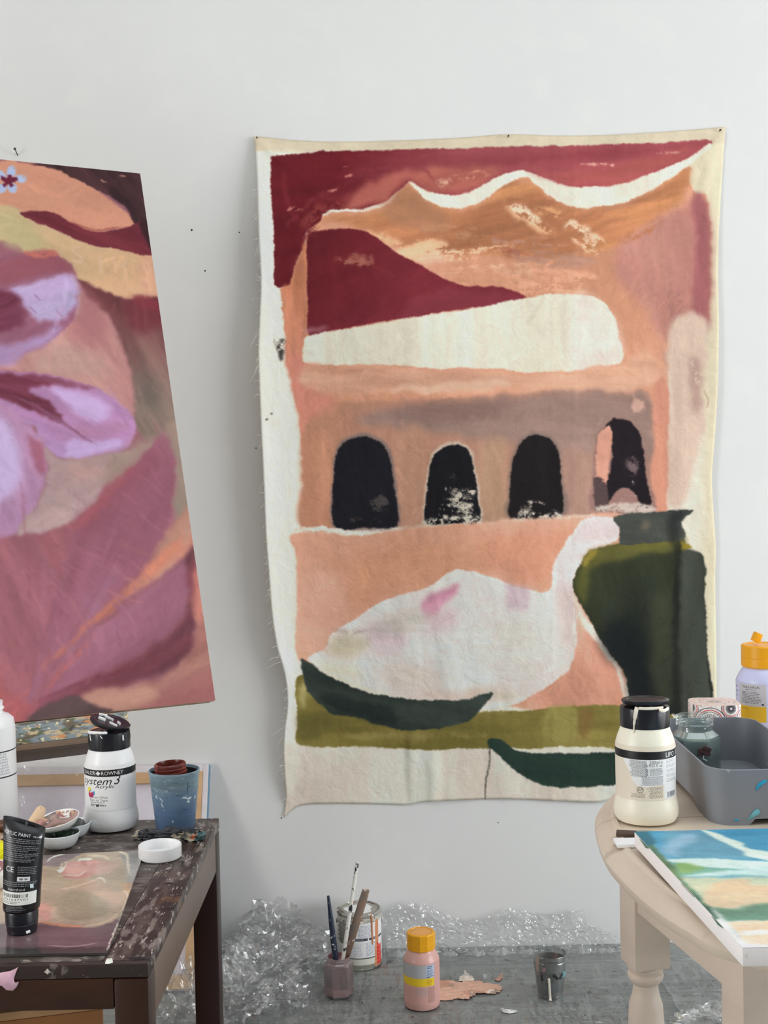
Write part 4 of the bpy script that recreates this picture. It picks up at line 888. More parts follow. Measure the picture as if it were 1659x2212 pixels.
# things stored under the table
m_orange = plain('orange_brown_board', C(150, 100, 56), .6, var=.15, vs=7)
bd = thing('wooden_board', 'orange brown wooden board lying under the dark table', 'board', (-.62, 1.56, .0))
R = Matrix.Rotation(math.radians(14), 4, 'Z')
box('board', (-.34, -.06, .0), (.22, .14, .482), m_orange, bd, .004, rot=R)
box('board_top', (-.34, -.062, .4824), (.22, .142, .494), plain('pale_board_top', C(176, 136, 96), .6, var=.1, vs=9), bd, .003, rot=R)

# ---------------------------------------------------------------- palette sheet with wet paint
pz = TZ + .0032
pc = [(313, 1836), (232, 2058), (-170, 2064), (10, 1852)]
pw3 = np.array([atZ(x, y, pz) for x, y in pc]); px0, py0 = pw3[:, 0].min(), pw3[:, 1].min(); px1, py1 = pw3[:, 0].max(), pw3[:, 1].max(); PPM = 1900.
def palmap(px, py): p = atZ(px, py, pz); return ((p[0] - px0) * PPM, (py1 - p[1]) * PPM)
T = Tex((px1 - px0) * PPM, (py1 - py0) * PPM, (110, 96, 92), fn=palmap, unit=1.3); P = T.poly
P([(-200, 1850), (320, 1830), (230, 2070), (-200, 2080)], (112, 96, 94), (130, 116, 110), smooth=False, soft=5, var=.10)
P([(-200, 1996), (60, 1998), (150, 2002), (210, 1998), (250, 1985), (228, 2062), (-200, 2070)], (100, 80, 84), (112, 92, 94), rough=4, soft=3, var=.08, ang=5)
P([(-200, 2050), (230, 2048), (228, 2068), (-200, 2072)], (62, 60, 58), (90, 80, 80), rough=5, soft=3, var=.15)
P([(-150, 1870), (90, 1870), (140, 1838), (260, 1838), (272, 1850), (276, 1880), (275, 1915), (280, 1930), (272, 1960), (250, 1985), (200, 2003), (150, 2000), (100, 1994), (40, 1990), (-150, 2000)], (168, 150, 128), (178, 158, 136), rough=3, soft=2, var=.06, ang=20)
P([(258, 1845), (310, 1838), (296, 1890), (284, 1910), (272, 1905), (272, 1870)], (148, 146, 142), (166, 162, 156), rough=5, soft=4, var=.08)
P([(262, 1910), (284, 1908), (284, 1930), (272, 1960), (268, 1930)], (196, 156, 120), rough=4, soft=3, alpha=.8)
P([(160, 1895), (220, 1910), (240, 1925), (272, 1928), (266, 1955), (238, 1972), (226, 1950), (200, 1930), (170, 1925)], (188, 160, 138), rough=4, soft=4, alpha=.8)
P([(150, 1925), (200, 1930), (228, 1955), (220, 1980), (150, 1985), (120, 1960)], (150, 138, 114), rough=5, soft=6, alpha=.8)
P([(84, 1950), (104, 1952), (110, 1985), (84, 1988)], (196, 146, 132), rough=5, soft=5, alpha=.9)
P([(134, 1880), (150, 1864), (200, 1858), (232, 1864), (226, 1878), (190, 1895), (150, 1898), (138, 1892)], (186, 132, 124), (196, 150, 140), rough=3, soft=2, var=.05, ang=-15)
T.ell(165, 1877, 22, 12, (206, 158, 148), rough=2, soft=2)
P([(214, 1862), (250, 1866), (240, 1886), (205, 1890)], (184, 150, 136), rough=4, soft=4, alpha=.8)
T.stroke([(140, 1889), (170, 1891), (184, 1878)], 4, (220, 186, 174), soft=1)
T.stroke([(128, 1874), (136, 1868), (140, 1862), (133, 1880), (124, 1880)], 9, (240, 232, 220), soft=.8, rough=2)
T.stroke([(168, 1860), (176, 1856), (200, 1856)], 6, (228, 216, 200), soft=1, rough=2)
T.stroke([(128, 1920), (160, 1915), (215, 1898)], 4, (208, 180, 156), soft=1.2)
T.stroke([(210, 1896), (222, 1898), (228, 1908)], 4, (214, 200, 182), soft=1)
T.stroke([(262, 1924), (272, 1928), (277, 1945), (272, 1966)], 4, (220, 190, 168), soft=1)
T.stroke([(250, 1838), (270, 1844), (275, 1860), (278, 1890)], 5, (208, 196, 172), soft=1.2)
T.stroke([(190, 1848), (222, 1850), (236, 1858)], 6, (206, 190, 164), soft=1.5)
T.stroke([(84, 1990), (130, 1998), (180, 2001)], 5, (204, 140, 106), soft=1.2)
T.stroke([(180, 2001), (230, 1990), (262, 1965)], 4, (196, 170, 146), soft=1)
P([(60, 1866), (100, 1852), (150, 1842), (180, 1838), (140, 1862), (120, 1872)], (120, 104, 104), (150, 130, 126), rough=5, soft=3, var=.12)
T.stroke([(100, 1862), (116, 1850), (150, 1842)], 3, (206, 214, 200), soft=.8)
T.stroke([(312, 1866), (290, 1905), (262, 1975), (232, 2052)], 3.2, (216, 206, 190), taper=False, rough=1.5, soft=.6, dry=.25)
T.stroke([(100, 2042), (160, 2044), (212, 2036)], 3, (164, 140, 140), soft=1, alpha=.7)
T.brush(500, 5, (8, 30), (2, 6), .5, .10); T.bristle(1.6, .03)
img_pal = T.image('palette_paint', .74)
def palette_mat():
    M = imgmat('wet_palette_paint', img_pal, .16, .55, .12, 70, uvbump=.8); return M
ps = thing('palette_sheet', 'flat glass palette sheet covered in wet beige and pink paint on the dark table', 'palette', (float(pw3[:, 0].mean()), float(pw3[:, 1].mean()), TZ))
vs = [rel(ps, p) for p in pw3] + [rel(ps, p - np.array([0, 0, .003])) for p in pw3]
uvp = [((p[0] - px0) / (px1 - px0), (p[1] - py0) / (py1 - py0)) for p in pw3] * 2
mesh('glass_sheet', vs, [(3, 2, 1, 0), (4, 5, 6, 7), (0, 1, 5, 4), (1, 2, 6, 5), (2, 3, 7, 6), (3, 0, 4, 7)], palette_mat(), ps, False, uvp)

# ---------------------------------------------------------------- flip-cap paint bottles (two, alike in shape)
m_white = plain('white_plastic', C(234, 234, 232), .32, var=.015, spec=.45)
m_cream = plain('cream_plastic', C(226, 216, 198), .34, var=.02, spec=.45)
m_black = plain('black_plastic', (.012, .013, .018, 1), .28, var=.1, spec=.5)
m_smear = plain('dried_white_smear', C(232, 228, 220), .45, var=.04)
m_smear2 = plain('dried_cream_smear', C(222, 212, 196), .45, var=.04)
BOD = [(0, .0), (.030, 0), (.0385, .003), (.0422, .010), (.0426, .018), (.0412, .027), (.0393, .036), (.0388, .046), (.0390, .085), (.0392, .1), (.0386, .106), (.0362, .114), (.0330, .122), (.0318, .126), (.0308, .128), (0, .128)]
LBL = [(.0393, .036), (.0388, .046), (.0390, .085), (.0392, .1), (.0386, .106)]
def ridge(a, z): return .012 * (abs(math.sin(a * 8)) ** 8) * -1
def flip_bottle(name, label, base, img, body_m, flip, turn, smear_m):
    t = thing(name, label, 'paint bottle', base, turn, 'flip cap paint bottles')
    lathe('body', BOD, body_m, t, 56)
    lathe('label', [(r + .00035, z) for r, z in LBL], imgmat(name + '_print', img, .4, .4), t, 64, uv=True, vr=(.036, .106))
    cap = lathe('cap', [(.0316, .1262), (.0322, .1264), (.0326, .128), (.0325, .150), (.0322, .152), (.030, .153), (.012, .153), (.0115, .1545), (0, .1545)], m_black, t, 96, ripple=lambda a, z: (ridge(a, z) if .1275 < z < .1515 else 0))
    return t, cap
def text_label(kind):
    Wp, Hp = 1960, 560                      # 8 px per mm, 0.245 m round and 0.070 m tall; z = .106 - y/8000
    T = Tex(Wp, Hp, (232, 232, 230) if kind == 'w' else (214, 204, 186)); cx = Wp // 2
    Y = lambda z: (.106 - z) * 8000
    if kind == 'w':
        T.rect(0, Y(.0995), Wp, Y(.0890), (24, 23, 24))
        x = cx - 70
        T.text('DALER', x - 40, Y(.0916), 66, (226, 224, 220), align='r', wide=220); T.text('ROWNEY', x + 36, Y(.0916), 66, (226, 224, 220), wide=275)
        T.poly([(x - 34, Y(.0942)), (x - 2, Y(.0976)), (x + 30, Y(.0942)), (x - 2, Y(.0908))], (214, 214, 212), smooth=False, rough=0, soft=0, var=0)
        T.text('system', cx - 345, Y(.0765), 128, (22, 21, 22), shear=.34, wide=440); T.text('3', cx + 110, Y(.0765), 165, (22, 21, 22), shear=.28)
        T.text('Acrylic', cx - 120, Y(.0712), 62, (22, 21, 22), shear=.2, wide=250)
        bx, by = cx - 190, Y(.0640)
        T.ell(bx - 18, by - 22, 46, 44, (226, 206, 84), rough=0, soft=1, var=.02); T.ell(bx + 20, by + 4, 46, 44, (60, 140, 190), rough=0, soft=1, var=.02); T.ell(bx - 2, by + 26, 48, 38, (176, 34, 84), rough=0, soft=1, var=.02)
        T.ell(bx + 26, by - 26, 24, 20, (206, 224, 228), rough=0, soft=2, var=.02); T.ell(bx - 2, by - 2, 13, 12, (236, 214, 196), rough=0, soft=1, var=.02)
        T.ell(bx - 52, by + 18, 16, 30, (222, 216, 190), rough=0, soft=5, var=.02, alpha=.7)
        T.text('Titanium White', cx - 85, Y(.0555), 40, (60, 58, 58), align='c', wide=250, alpha=.85); T.text('Blanc de Titane', cx - 85, Y(.0508), 44, (60, 58, 58), align='c', wide=250, alpha=.85)
        T.micro(cx - 190, Y(.0495), 210, 2, 24, 11, (70, 68, 68), 3)
        T.text('006', cx - 200, Y(.0430), 34, (40, 40, 42), wide=64); T.rect(cx - 112, Y(.0462), cx - 72, Y(.0428), (40, 40, 42))
        for k in range(4): T.ell(cx - 52 + k * 20, Y(.0445), 7, 7, (40, 40, 42), rough=0, soft=.5, var=0)
    else:
        # back of the label: white field with a wavy edge, columns of small print, bar code
        T.rect(0, Y(.0995), Wp, Y(.0890), (22, 22, 24))
        T.poly([(cx - 330, Y(.0888)), (cx - 300, Y(.083)), (cx - 245, Y(.074)), (cx - 215, Y(.062)), (cx - 160, Y(.055)), (cx - 60, Y(.0535)), (cx + 20, Y(.0555)), (cx + 130, Y(.0555)), (cx + 130, Y(.0365)), (cx + 430, Y(.0365)), (cx + 430, Y(.0888))], (222, 228, 234), rough=0, soft=.5, var=.005, smooth=False)
        T.text('LIPO', cx + 150, Y(.0910), 72, (232, 232, 232), wide=140); T.text('DE', cx + 330, Y(.0910), 72, (232, 232, 232), wide=70)
        T.micro(cx - 250, Y(.0878), 190, 20, 8.6, 5, (60, 62, 66), 4, .85, False, .18)
        T.text('500ml e', cx + 110, Y(.0838), 46, (44, 46, 50), align='r', wide=140); T.text('16.9US fl. oz', cx + 110, Y(.0796), 46, (44, 46, 50), align='r', wide=196)
        for k, y in enumerate((.0768, .0738, .0705)):
            T.ell(cx - 58, Y(y) + 6, 13, 12, (60, 64, 70), rough=0, soft=.5, var=0); T.ell(cx - 58, Y(y) + 6, 8, 7, (222, 228, 234), rough=0, soft=.5, var=0)
            T.micro(cx - 30, Y(y) - 8, 150, 3, 9, 5, (66, 68, 72), 7 + k, .85)
        T.micro(cx - 120, Y(.0675), 235, 11, 9, 5, (66, 70, 78), 14, .85, False, .1)
        for k in range(5): T.micro(cx + 160, Y(.0875 - k * .0062), 190, 3, 13, 6, (110, 116, 124), 20 + k, .8)
        T.ell(cx - 130, Y(.0495), 34, 33, (70, 64, 58), rough=0, soft=.5, var=0); T.ell(cx - 130, Y(.0495), 29, 28, (214, 204, 186), rough=0, soft=.5, var=0); T.text('AP', cx - 130, Y(.0495) + 13, 44, (66, 60, 54), align='c')
        T.micro(cx - 230, Y(.0445), 150, 4, 12, 6, (96, 88, 80), 31, .8, False)
        T.micro(cx - 60, Y(.0535), 170, 9, 13.5, 7, (92, 86, 78), 33, .8, False)
        T.bars(cx + 165, Y(.0455), 165, 50, (40, 44, 56), 5); T.micro(cx + 160, Y(.0388), 170, 1, 8, 6, (70, 74, 84), 40)
    return T.image('label_' + kind, .80)
b1 = atZ(241, 1787, TZ); b2 = atZ(1396, 1771, .713)
WB, cap1 = flip_bottle('white_paint_bottle', 'white paint bottle with its black flip cap open, standing on the dark table', (b1[0], b1[1], TZ), text_label('w'), m_white, True, math.atan2(b1[0], -b1[1]) * 0 - .02, m_smear)
CB, cap2 = flip_bottle('cream_paint_bottle', 'cream paint bottle with a closed black flip cap and paint drip on the cream table', (b2[0], b2[1], .713), text_label('c'), m_cream, False, .02, m_smear2)
def flip_disc(parent, z, tilt, off, mt): return lathe('flip_lid', [(0, -.004), (.012, -.004), (.0125, -.0025), (.029, -.0025), (.031, 0), (.0312, .0028), (.029, .004), (.0245, .0036), (.0235, .0026), (0, .0026)], mt, parent, 48, off=(off[0], off[1], z), tilt=tilt)
WB.scale = (1.05, 1.05, 1.05)
t1 = Matrix.Rotation(math.radians(16), 3, 'Y') @ Matrix.Rotation(math.radians(4), 3, 'X')
flip_disc(cap1, .1645, t1, (.001, .002, 0), m_black)
tube('nozzle', [(0, 0, .152), (0, 0, .159)], [.006, .004], m_black, cap1, 12)
flip_disc(cap2, .1585, Matrix.Rotation(math.radians(-3), 3, 'X'), (.001, 0, 0), m_black)
tube('hinge', [(.022, .022, .150), (.026, .020, .158)], .004, m_black, cap1, 8)
def blobs(name, parent, pts, r, mt, n=7, flat=.5):
    return tube(name, smooth_closed(pts, 4, closed=False), r, mt, parent, n, flat)
def onlid(x, y): v = t1 @ Vector((x, y, .0046)); return (v.x + .001, v.y + .002, v.z + .1645)
for a, b_, r in (((-.018, -.004), (-.006, -.008), .0028), ((-.012, .012), (.004, .002), .0022), ((.002, -.012), (.016, -.020), .0020), ((.012, -.001), (.018, -.008), .0024), ((-.022, .012), (-.010, .018), .002)):
    p0, p1 = onlid(*a), onlid(*b_); md_ = tuple((u + v) / 2 for u, v in zip(p0, p1)); blobs('paint_smear', cap1, [p0, md_, p1], r, m_smear, 7, .35)
blobs('paint_smear', cap1, [(-.028, -.016, .1535), (-.018, -.025, .1545), (-.006, -.0275, .154), (.004, -.027, .1535)], .0026, m_smear)
blobs('paint_drip', cap1, [(-.024, -.0215, .153), (-.0235, -.0235, .147), (-.0215, -.0265, .1425)], .0007, m_smear)
blobs('paint_drip', cap1, [(-.008, -.0275, .154), (-.005, -.0325, .150), (-.002, -.0335, .147)], .0006, m_smear)
blobs('paint_drip', cap1, [(.0262, -.019, .149), (.0265, -.0198, .146), (.027, -.0198, .141)], .0014, m_smear)
blobs('paint_drip', cap2, [(-.016, -.0265, .1555), (-.018, -.0285, .150), (-.0195, -.0275, .140), (-.0205, -.027, .132), (-.021, -.0265, .122)], np.array([.003] * 4 + [.0028] * 4 + [.0018] * 4 + [.001] * 4 + [.0006]), m_smear2)
blobs('paint_smear', cap2, [(-.014, -.028, .1545), (-.004, -.0315, .1545), (.008, -.0305, .1545), (.018, -.027, .1545)], .0019, m_smear2)
blobs('paint_smear', cap2, [(.012, -.0325, .153), (.017, -.0305, .1510), (.022, -.0265, .1515), (.026, -.022, .1525)], .0022, m_smear2)

# ---------------------------------------------------------------- big white bottle without its cap (cut by the left edge of the frame)
bb = (atZ(-18, 1794, TZ)[0], 1.955, TZ)
T = Tex(1400, 1000, (232, 233, 233)); Y = lambda z: (.19 - z) * 6000
T.rect(0, Y(.1385), 1400, Y(.1365), (34, 33, 34)); T.rect(0, Y(.0975), 1400, Y(.0955), (34, 33, 34))
for k, s in enumerate(('TLE COLOUR AC', 'WATER BASED', 'A TY IS STRONG', 'NGE OF SIMPLE', 'NVAS PAPER WALL', 'THE SOFT CONSISTEN', 'TENSE COLOURS AND', 'CA REQUIRES WASHING')):
    T.text(s, 730, Y(.1322 - k * .0045), 26, (92, 94, 110), wide=200 + 4 * k, alpha=.85)
T.ell(757, Y(.1240), 10, 9, (50, 50, 54), rough=1, soft=1)
for k in range(26):
    r_ = random.Random(k); T.ell(r_.uniform(700, 950), Y(r_.uniform(.02, .085)), r_.uniform(4, 18), r_.uniform(2, 9), (176, 178, 180), rot=r_.uniform(-60, 0), rough=5, soft=4, alpha=.5, dry=.3)
P = T.poly; P([(0, Y(.012)), (1400, Y(.016)), (1400, Y(0)), (0, Y(0))], (120, 110, 104), rough=12, soft=6, alpha=.7, dry=.35, smooth=False)
img_big = T.image('big_bottle_print', .80)
BBt = thing('big_white_bottle', 'large open white plastic bottle with lines of grey print cut off at the left', 'bottle', bb)
lathe('body', [(0, 0), (.036, 0), (.0435, .004), (.0455, .012), (.0450, .10), (.0445, .175), (.0425, .186), (.036, .192), (.0265, .196), (.0255, .199), (.0262, .2005), (.0285, .203), (.0270, .206), (.0255, .2075), (.0262, .212), (.0268, .2145), (.0240, .2148), (.0232, .205), (.0232, .12), (0, .12)], m_white, BBt, 56)
lathe('label', [(.04572, .012), (.0453, .10), (.0448, .175)], imgmat('big_bottle_print', img_big, .4, .4), BBt, 64, uv=True, vr=(.19 - 1000 / 6000, .19))

# ---------------------------------------------------------------- blue cup with a brown jar inside
cbp = atZ(378, 1789, TZ); cbp = (cbp[0], 1.962, TZ)
T = Tex(900, 420, (88, 118, 148)); P = T.poly
P([(0, 0), (900, 0), (900, 130), (0, 150)], (112, 138, 152), (120, 150, 166), soft=20, rough=14, var=.10, smooth=False, ang=5, sw=5)
P([(0, 260), (900, 240), (900, 420), (0, 420)], (78, 106, 142), soft=25, rough=14, var=.06, smooth=False)
for k in range(46):
    r_ = random.Random(k + 50); x, y = r_.uniform(230, 670), r_.uniform(10, 190)
    T.stroke([(x, y), (x + r_.uniform(-18, 18), y + r_.uniform(-14, 14)), (x + r_.uniform(-40, 40), y + r_.uniform(-10, 10))], r_.uniform(4, 14), r_.choice([(150, 182, 200), (98, 128, 146), (60, 84, 104), (136, 168, 188)]), alpha=.6, soft=1.2, dry=.3)
for pts, wd in (([(370, 160), (392, 190), (385, 215), (398, 240)], 9), ([(345, 150), (350, 185)], 7), ([(520, 165), (560, 185), (590, 175)], 14), ([(555, 200), (575, 210)], 15), ([(620, 195), (640, 180)], 20), ([(455, 330), (462, 345)], 8), ([(390, 250), (400, 262)], 5)):
    T.stroke(pts, wd, (206, 218, 224), soft=1, rough=3, dry=.2)
for pts in ([(560, 60), (556, 110), (556, 150)], [(480, 150), (520, 150)], [(545, 110), (575, 95)], [(520, 262), (560, 258)]): T.stroke(pts, 4, (40, 52, 64), soft=1)
T.bristle(2, .03)
img_cup = T.image('cup_paint', .72, .8)
BC = thing('blue_cup', 'paint smeared blue plastic cup standing on the dark table', 'cup', cbp)
lathe('shell', [(.0312, 0), (.0316, .001), (.0408, .090), (.0418, .0925), (.0416, .0952), (.0400, .0955), (.0392, .093), (.0304, .004)], imgmat('cup_paint', img_cup, .4, .4, .25, 120), BC, 56, uv=True, vr=(0, .0955), ripple=lambda a, z: .006 * math.sin(3 * a + 1) + .003 * math.sin(7 * a))
lathe('bottom', [(0, .0005), (.0313, .0005), (.0305, .004), (0, .004)], plain('cup_bottom', C(70, 84, 104), .5), BC, 40)
lathe('inside_paint', [(.0302, .006), (.0388, .091), (.0380, .091), (.0298, .0065)], plain('dried_dark_paint', C(52, 52, 54), .5, var=.3, vs=60), BC, 40)
m_brown = speckled('brown_paint_coat', C(84, 34, 28), [(30, 4, .5, .6, C(120, 52, 44), (1, 1, 1)), (40, 3, .66, .7, C(196, 110, 118), (1, 1, 1)), (20, 3, .6, .7, C(60, 30, 24), (1, 1, 1))], .22, bs=.3, bsc=80)
BJ = thing('brown_jar', 'brown paint coated jar neck sticking out of the blue cup', 'jar', (cbp[0] - .001, cbp[1] - .001, TZ + .0045))
tj = Matrix.Rotation(math.radians(-3), 3, 'Y')
lathe('jar_body', [(0, 0), (.020, 0), (.0225, .003), (.0235, .075), (.0245, .080), (.0255, .084), (.0262, .0855), (.0262, .0885), (.0252, .0895), (.0262, .0915), (.0262, .0945), (.0252, .0955), (.0258, .0975), (.0258, .1005), (.0245, .102), (.0222, .102), (.0215, .098), (.0205, .06), (0, .06)], m_brown, BJ, 48, tilt=tj)

# ---------------------------------------------------------------- white screw lid, bowls, tube, other bits on the dark table
lp = atZ(346, 1852, TZ); WL = thing('screw_top', 'white plastic screw lid lying open side up on the dark table', 'lid', (lp[0], lp[1], TZ))
lathe('lid', [(0, 0), (.030, 0), (.0318, .0015), (.0322, .004), (.0322, .0192), (.0316, .0200), (.0296, .0200), (.0292, .0190), (.0288, .0045), (.0215, .0042), (.0210, .0062), (.0200, .0062), (.0195, .0042), (0, .0042)], m_white, WL, 64)
def bowl(label, px, py, r, h, paint, yfix=None, tilt=None, zadd=0., spots=(), wall=m_white):
    p = atZ(px, py, TZ); t = thing('paint_bowl', label, 'bowl', (p[0], yfix or p[1], TZ + zadd), 0, 'small white paint bowls')
    tl = tilt or Matrix.Identity(3)
    lathe('bowl', [(0, .0008), (r * .5, .0), (r * .62, .0006), (r * .80, h * .22), (r * .94, h * .62), (r, h), (r * .975, h + .0006), (r * .95, h - .0002), (r * .90, h * .62), (r * .75, h * .26), (r * .5, .0022), (0, .002)], wall, t, 48, tilt=tl)
    lathe('paint', [(0, .0032), (r * .50, .0034), (r * .745, h * .30), (r * .885, h * .64), (r * .94, h * .93), (r * .955, h * .99), (r * .90, h * .80), (r * .70, h * .38), (r * .45, .006), (0, .0055)], paint, t, 40, tilt=tl, ripple=lambda a, z: .012 * math.sin(5 * a + 60 * z))
    for (a, zz, s) in spots:
        pass
    return t
m_green = speckled('dark_green_paint', C(52, 60, 48), [(25, 4, .5, .6, C(84, 96, 84), (1, 1, 1)), (30, 3, .62, .68, C(150, 160, 150), (1, 2, 1))], .2, bs=.3)
m_dgrey = speckled('dark_grey_paint', C(46, 48, 48), [(30, 4, .55, .65, C(70, 74, 72), (1, 1, 1))], .35, bs=.3)
m_pinkmix = speckled('pink_brown_paint_mix', C(176, 146, 136), [(24, 4, .45, .52, C(112, 100, 96), (1, 1, 1)), (30, 4, .55, .6, C(200, 164, 132), (1, 1, 1)), (36, 4, .60, .63, C(150, 104, 104), (1, 1, 1)), (44, 3, .63, .66, C(232, 222, 216), (1, 1, 1))], .3, bs=.4)
m_enamel = plain('pale_blue_white_bowl', C(214, 218, 232), .25, var=.03)
bowl('small white bowl of dark green paint in front of the other bowls', 128, 1829, .0325, .0225, m_green, wall=m_enamel)
bowl('small white bowl of dark grey paint next to the white paint bottle', 158, 1803, .0300, .0215, m_dgrey, yfix=1.925, wall=m_enamel)
bt = Matrix.Rotation(math.radians(-9), 3, 'Y') @ Matrix.Rotation(math.radians(9), 3, 'X')
bowl('small white bowl of mixed pink paint tilted on top of the other bowls', 134, 1815, .0345, .0135, m_pinkmix, yfix=1.888, tilt=bt, zadd=.0262)
bowl('white bowl smeared with pink paint cut off at the left edge', -22, 1916, .040, .026, m_pinkmix)
m_yellow = plain('yellow_plastic', C(250, 216, 10), .35, var=.02)
yp = atZ(-16, 1868, TZ); YC = thing('yellow_cap', 'bright yellow angular plastic pot at the left edge of the table', 'pot', (yp[0], yp[1], TZ))
lathe('pot', [(0, 0), (.016, 0), (.019, .003), (.0235, .018), (.0225, .026), (.016, .0335), (.010, .035), (0, .035)], m_yellow, YC, 8, angle=20)
lathe('spout', [(0, .0352), (.006, .0352), (.0055, .041), (.004, .0425), (0, .0425)], m_yellow, YC, 8)
def crumple(name, center, rx, ry, rz, seed, mt, parent, sub=4, amp=.35, freq=3.2, flat0=True, fine=0.):
    bm = bmesh.new(); bmesh.ops.create_icosphere(bm, subdivisions=sub, radius=1.0)
    co = np.array([v.co[:] for v in bm.verts]); rs = np.random.RandomState(seed); h = np.zeros(len(co))
    for k in range(9):
        d = rs.randn(3); d /= np.linalg.norm(d); f = freq * (1 + .35 * k) * rs.uniform(.8, 1.2)
        w = nz(k % 3, co[:, 0] * 60 + 200 * k, co[:, 1] * 60 + co[:, 2] * 45) * .8
        h += (tri(co @ d * f / 2 + rs.rand() + w) - .5) * amp / (1 + .35 * k)
    for k in range(7 if fine else 0):
        d = rs.randn(3); d /= np.linalg.norm(d); h += fine * (tri(co @ d * rs.uniform(2.5, 6) + rs.rand() + nz(k % 3, co[:, 0] * 90 + 70 * k, co[:, 1] * 90 + co[:, 2] * 70) * .7) ** 2 - .3)
    co = co * (1 + h)[:, None]
    co = co * np.array([rx, ry, rz]); 
    if flat0: co[:, 2] = np.maximum(co[:, 2], -rz * .55)
    co = co + np.array(center)
    for v, c_ in zip(bm.verts, co): v.co = Vector(tuple(c_))
    return bmobj(name, bm, mt, parent, False)
m_rag = speckled('dark_paint_rag', C(44, 46, 50), [(25, 4, .5, .58, C(26, 28, 34), (1, 1, 1)), (45, 4, .58, .62, C(150, 142, 124), (1, 1, 1)), (30, 3, .64, .67, C(80, 108, 110), (1, 1, 1)), (38, 3, .66, .69, C(186, 112, 78), (1, 1, 1)), (22, 4, .62, .68, C(96, 36, 40), (1, 1, 1))], .45, bs=.5, bsc=120)
rp = atZ(372, 1812, TZ); RG = thing('paint_rag', 'dark crumpled paint rag lying around the foot of the blue cup', 'rag', (rp[0], rp[1], TZ))
crumple('rag', (0, .0, .0062), .046, .014, .011, 3, m_rag, RG, 4, .30, 2.6)
crumple('rag_end', (.036, -.006, .0058), .017, .014, .0105, 5, m_rag, RG, 4, .30, 2.6)
crumple('rag_end', (-.040, .002, .0052), .020, .010, .0095, 7, m_rag, RG, 4, .30, 2.6)
m_clay = speckled('paint_crusted_wood', C(208, 178, 146), [(30, 3, .5, .6, C(190, 156, 130), (1, 1, 1)), (45, 3, .64, .68, C(150, 112, 100), (1, 1, 1)), (18, 3, .60, .68, C(226, 206, 160), (1, 1, 1))], .6, bs=.3)
wp0, wp1 = atY(52, 1790, 1.86), atY(92, 1742, 1.875)
SPt = thing('wooden_spatula', 'paint crusted wooden stick with a rounded tip behind the black tube', 'stick', (wp0[0], wp0[1], TZ))
a_, b_ = rel(SPt, wp0), rel(SPt, wp1); a_[2] = .006
tube('handle', [a_ + (b_ - a_) * t for t in (0, .3, .55, .8, .93, 1)], [.012, .0125, .0115, .009, .0075, .004], m_clay, SPt, 10, .6)
tube('knob', [a_ + (b_ - a_) * .5 + np.array([.005, -.006, -.004]), a_ + (b_ - a_) * .74 + np.array([.010, -.006, -.005])], [.0062, .0045], plain('mauve_paint_lump', C(170, 128, 120), .5), SPt, 10)
m_crust = speckled('brown_paint_crust', C(112, 84, 64), [(30, 4, .5, .58, C(196, 172, 150), (1, 1, 1)), (36, 4, .6, .65, C(66, 48, 40), (1, 1, 1))], .6, bs=.5)
kp = atZ(4, 1822, TZ); KR = thing('paint_crust', 'crumpled brown lump of dried paint beside the big white bottle', 'dried paint', (kp[0], kp[1], TZ))
crumple('lump', (0, 0, .012), .026, .020, .021, 12, m_crust, KR, 4, .5, 3.5)

# black paint tube standing on its cap
tp = atZ(48, 2012, TZ + .003)
T = Tex(1200, 1000, (20, 20, 23)); cx = 600; WH = (214, 214, 214)
T.text('ACRYLIC PAINT', cx - 210, 150, 60, WH, wide=300); T.text('75ml', cx + 110, 152, 40, WH, wide=62); T.ell(cx + 205, 138, 22, 20, WH, rough=0, soft=.5, var=0); T.text('e', cx + 192, 152, 50, (20, 20, 23))
for y, n, w in ((180, 3, 470), (250, 4, 430), (335, 3, 440), (400, 2, 420)): T.micro(cx - 220, y, w, n, 20, 9, (190, 190, 190), y, .8, True, .35)
T.text('CE', cx - 150, 545, 84, WH, wide=100); T.micro(cx - 10, 480, 220, 5, 19, 8, (200, 200, 200), 9, .8)
T.rect(cx - 10, 590, cx + 120, 640, (205, 205, 205)); T.micro(cx + 10, 606, 90, 1, 20, 20, (60, 60, 60), 4, .9)
T.micro(cx - 200, 650, 420, 3, 20, 8, (196, 196, 196), 91, .8); T.text('hobbycraft.co.uk', cx - 110, 745, 40, WH, wide=190)
T.rect(cx - 230, 760, cx + 215, 905, (222, 220, 214)); T.bars(cx - 190, 782, 300, 40, (30, 30, 30), 8); T.text('5051647501', cx - 190, 852, 28, (80, 80, 80), wide=300); T.micro(cx - 200, 864, 260, 2, 18, 8, (60, 60, 60), 12)
T.micro(cx - 130, 920, 240, 4, 18, 8, (190, 190, 190), 77, .75)
img_tube = T.image('tube_print', .8)
TB = thing('paint_tube', 'black paint tube with white print standing upside down on its cap', 'paint tube', (tp[0], tp[1], TZ + .0032))
